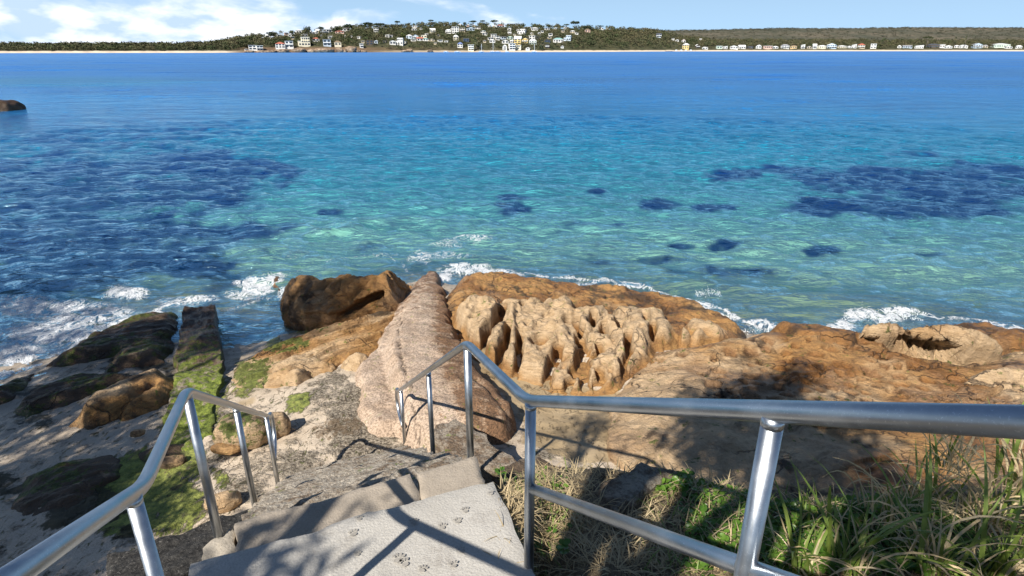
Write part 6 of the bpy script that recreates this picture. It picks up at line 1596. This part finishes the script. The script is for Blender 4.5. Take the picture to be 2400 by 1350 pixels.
# one seedling in the dry mat
def sprig(px, py, zz, lab, n=9):
    q = W(px, py, zz); root = empty('seedling', q, 0, lab, 'plant')
    m = MB(); m.tube([(0, 0, -.02), (.004, .003, .05), (0, .01, .09)], [.003, .0025, .0015], 6); m.build('stem', M_cover, root, True)
    for k in range(n):
        an = k * 2.4; v = []; r_ = .016 + .004 * math.sin(k)
        c = Vector((.022 * math.cos(an), .022 * math.sin(an), .03 + .007 * k)); nn = 8
        for j in range(nn):
            w = 2 * math.pi * j / nn; v.append((c.x + r_ * math.cos(w), c.y + r_ * math.sin(w), c.z + .006 * math.cos(w - an)))
        mb = MB(); mb.add([tuple(c - Vector((0, 0, .004)))] + v, [(0, j + 1, (j + 1) % nn + 1) for j in range(nn)]); mb.build('leaf', M_cover, root, True)
sprig(1318, 1302, 3.36, 'small green seedling in the dry grass right of the rail post')
sprig(1172, 1118, 3.30, 'tiny green weed at the far right corner of the landing', 6)
# driftwood twigs and weed scraps on the gravel
M_twig = plain('twig', (.075, .05, .03), .9)
rs = random.Random(12)
V = MB()
for k in range(150):
    if k < 90: px, py = rs.gauss(790, 110), rs.gauss(960, 75)
    elif k < 120: px, py = rs.gauss(560, 60), rs.gauss(1100, 60)
    else: px, py = rs.gauss(1245, 30), rs.gauss(915, 18)
    c = W(px, py, .75); z = float(base_z(np.array([c[0]]), np.array([c[1]]))[0]) + .04
    an = rs.uniform(0, 6.28); L = rs.uniform(.04, .2); bend = rs.gauss(0, .05)
    d = Vector((math.cos(an), math.sin(an), 0)); s = Vector((-d.y, d.x, 0)); b0 = Vector((c[0], c[1], z))
    V.tube([b0, b0 + d * L * .5 + s * bend + Vector((0, 0, .015)), b0 + d * L], [.004, .0035, .0015], 4)
o = V.build('weed_scraps', M_twig); tag(o, 'scattered dark twigs and dried seaweed on the gravel', 'seaweed', None, 'stuff')

# ------------------------------------------------------------------ trees behind the camera that shade the shore
M_bark = plain('tree_bark', (.20, .16, .12), .95, 0, .35, 6)
M_tleaf = leafm('tree_leaf', (.035, .065, .018), (.07, .10, .03), .5, .2)
def big_tree(loc, clumps, lab, seed, leaf=.06, per=240):
    rq = np.random.default_rng(seed); root = empty('shade_tree', loc, 0, lab, 'tree')
    loc = np.array(loc, float)
    cen = np.array([c[:3] for c in clumps]); top = cen.mean(0); top[2] = cen[:, 2].max()
    m = MB()
    mid = loc * .55 + top * .45; mid[2] = loc[2] + (cen[:, 2].min() - loc[2]) * .55
    m.tube([(0, 0, -.5), (mid - loc) * .5 + np.array([.2, .1, 0]), mid - loc], [.30, .25, .19], 10)
    for c in clumps:
        e = np.array(c[:3]); j = mid + (e - mid) * .5 + rq.normal(size=3) * .25
        m.tube([mid - loc, j - loc, e - loc], [.14, .09, .03], 7)
        for k in range(5):
            tip = e + rq.normal(size=3) * np.array([c[3], c[3], c[4]]) * .5
            m.tube([e * .6 + j * .4 - loc, tip - loc], [.035, .008], 5)
    m.build('trunk', M_bark, root, True)
    V = []; F = []; nv = 0
    for c in clumps:
        e = np.array(c[:3]); n = int(per * c[3] * c[3] * c[5])
        sub = e + rq.normal(size=(max(6, n // 26), 3)) * np.array([c[3], c[3], c[4]]) * .48
        k = rq.integers(0, len(sub), n)
        pc = sub[k] + rq.normal(size=(n, 3)) * .15
        dn = rq.normal(size=(n, 3)); dn[:, 2] += .6; dn /= np.linalg.norm(dn, axis=1)[:, None]
        a = np.cross(dn, rq.normal(size=(n, 3))); a /= np.linalg.norm(a, axis=1)[:, None]; b = np.cross(dn, a)
        s = rq.uniform(.6, 1.2, n)[:, None] * leaf
        quad = np.stack([pc - a * s * 1.5, pc + b * s * .45, pc + a * s * 1.5, pc - b * s * .45], 1).reshape(-1, 3)
        V.append(quad); F.append(np.arange(4 * n).reshape(-1, 4) + nv); nv += 4 * n
    link('crown', mesh_from('crown', np.concatenate(V) - loc, np.concatenate(F), M_tleaf, False), root)
    return root
def sunward(px, py, z, k):
    c = W(px, py, z); return c + np.array(TOSUN) * k
def cl(px, py, z, k, r, rz, dens): return (*sunward(px, py, z, k), r, rz, dens)
big_tree((-13.0, -1.5, 1.0), [cl(60,1180,.5,9,1.5,.9,1.), cl(180,1050,.4,10,1.4,.9,.8), cl(90,960,.2,11,1.4,.9,.85), cl(300,830,.2,13,1.5,.9,.9), cl(120,860,.1,13,1.4,1.,.7), cl(370,760,.2,14,.9,.7,.9), cl(240,1270,.6,8,1.1,.7,1.1), cl(30,1300,.6,8,1.3,.9,1.2), cl(735,690,.9,17,1.15,1.,1.1), cl(690,740,.4,16,.8,.6,.9), cl(570,770,0,16,1.3,.9,.9), cl(100,700,0,17,2.0,1.2,.6), cl(-150,1000,.3,11,1.8,1.2,1.), cl(250,1110,.6,9,.7,.5,.5), cl(-100,800,.1,14,2.,1.2,.8), cl(330,960,.4,11,.6,.5,.5), cl(150,1250,.6,8,.9,.6,1.)],
         'tall leafy tree on the left above the beach, out of frame', 3, .075, 1150)
big_tree((-3.6, -5.5, 3.0), [cl(1740,940,1.1,11.5,.85,.6,1.3), cl(1840,900,1.,12,.5,.5,1.2), cl(1700,1050,1.,11,.8,.6,1.1), cl(1830,1010,1.,11,.7,.5,1.2), cl(1930,1090,1.1,11,.9,.7,1.1), cl(1960,985,1.,11.5,.4,.4,.7), cl(1380,990,.8,11,.3,.3,.9), cl(1640,1010,1.,11,.35,.3,.6), cl(520,1440,3.4,6,.45,.4,1.1), cl(2330,1310,3.3,6,.4,.4,.8), cl(2440,1060,5.0,5,.22,.2,1.2), cl(2000,1150,1.2,10.5,.6,.5,.8)],
         'leafy tree behind the stair whose branches shade the rocks', 4, .06, 2000)
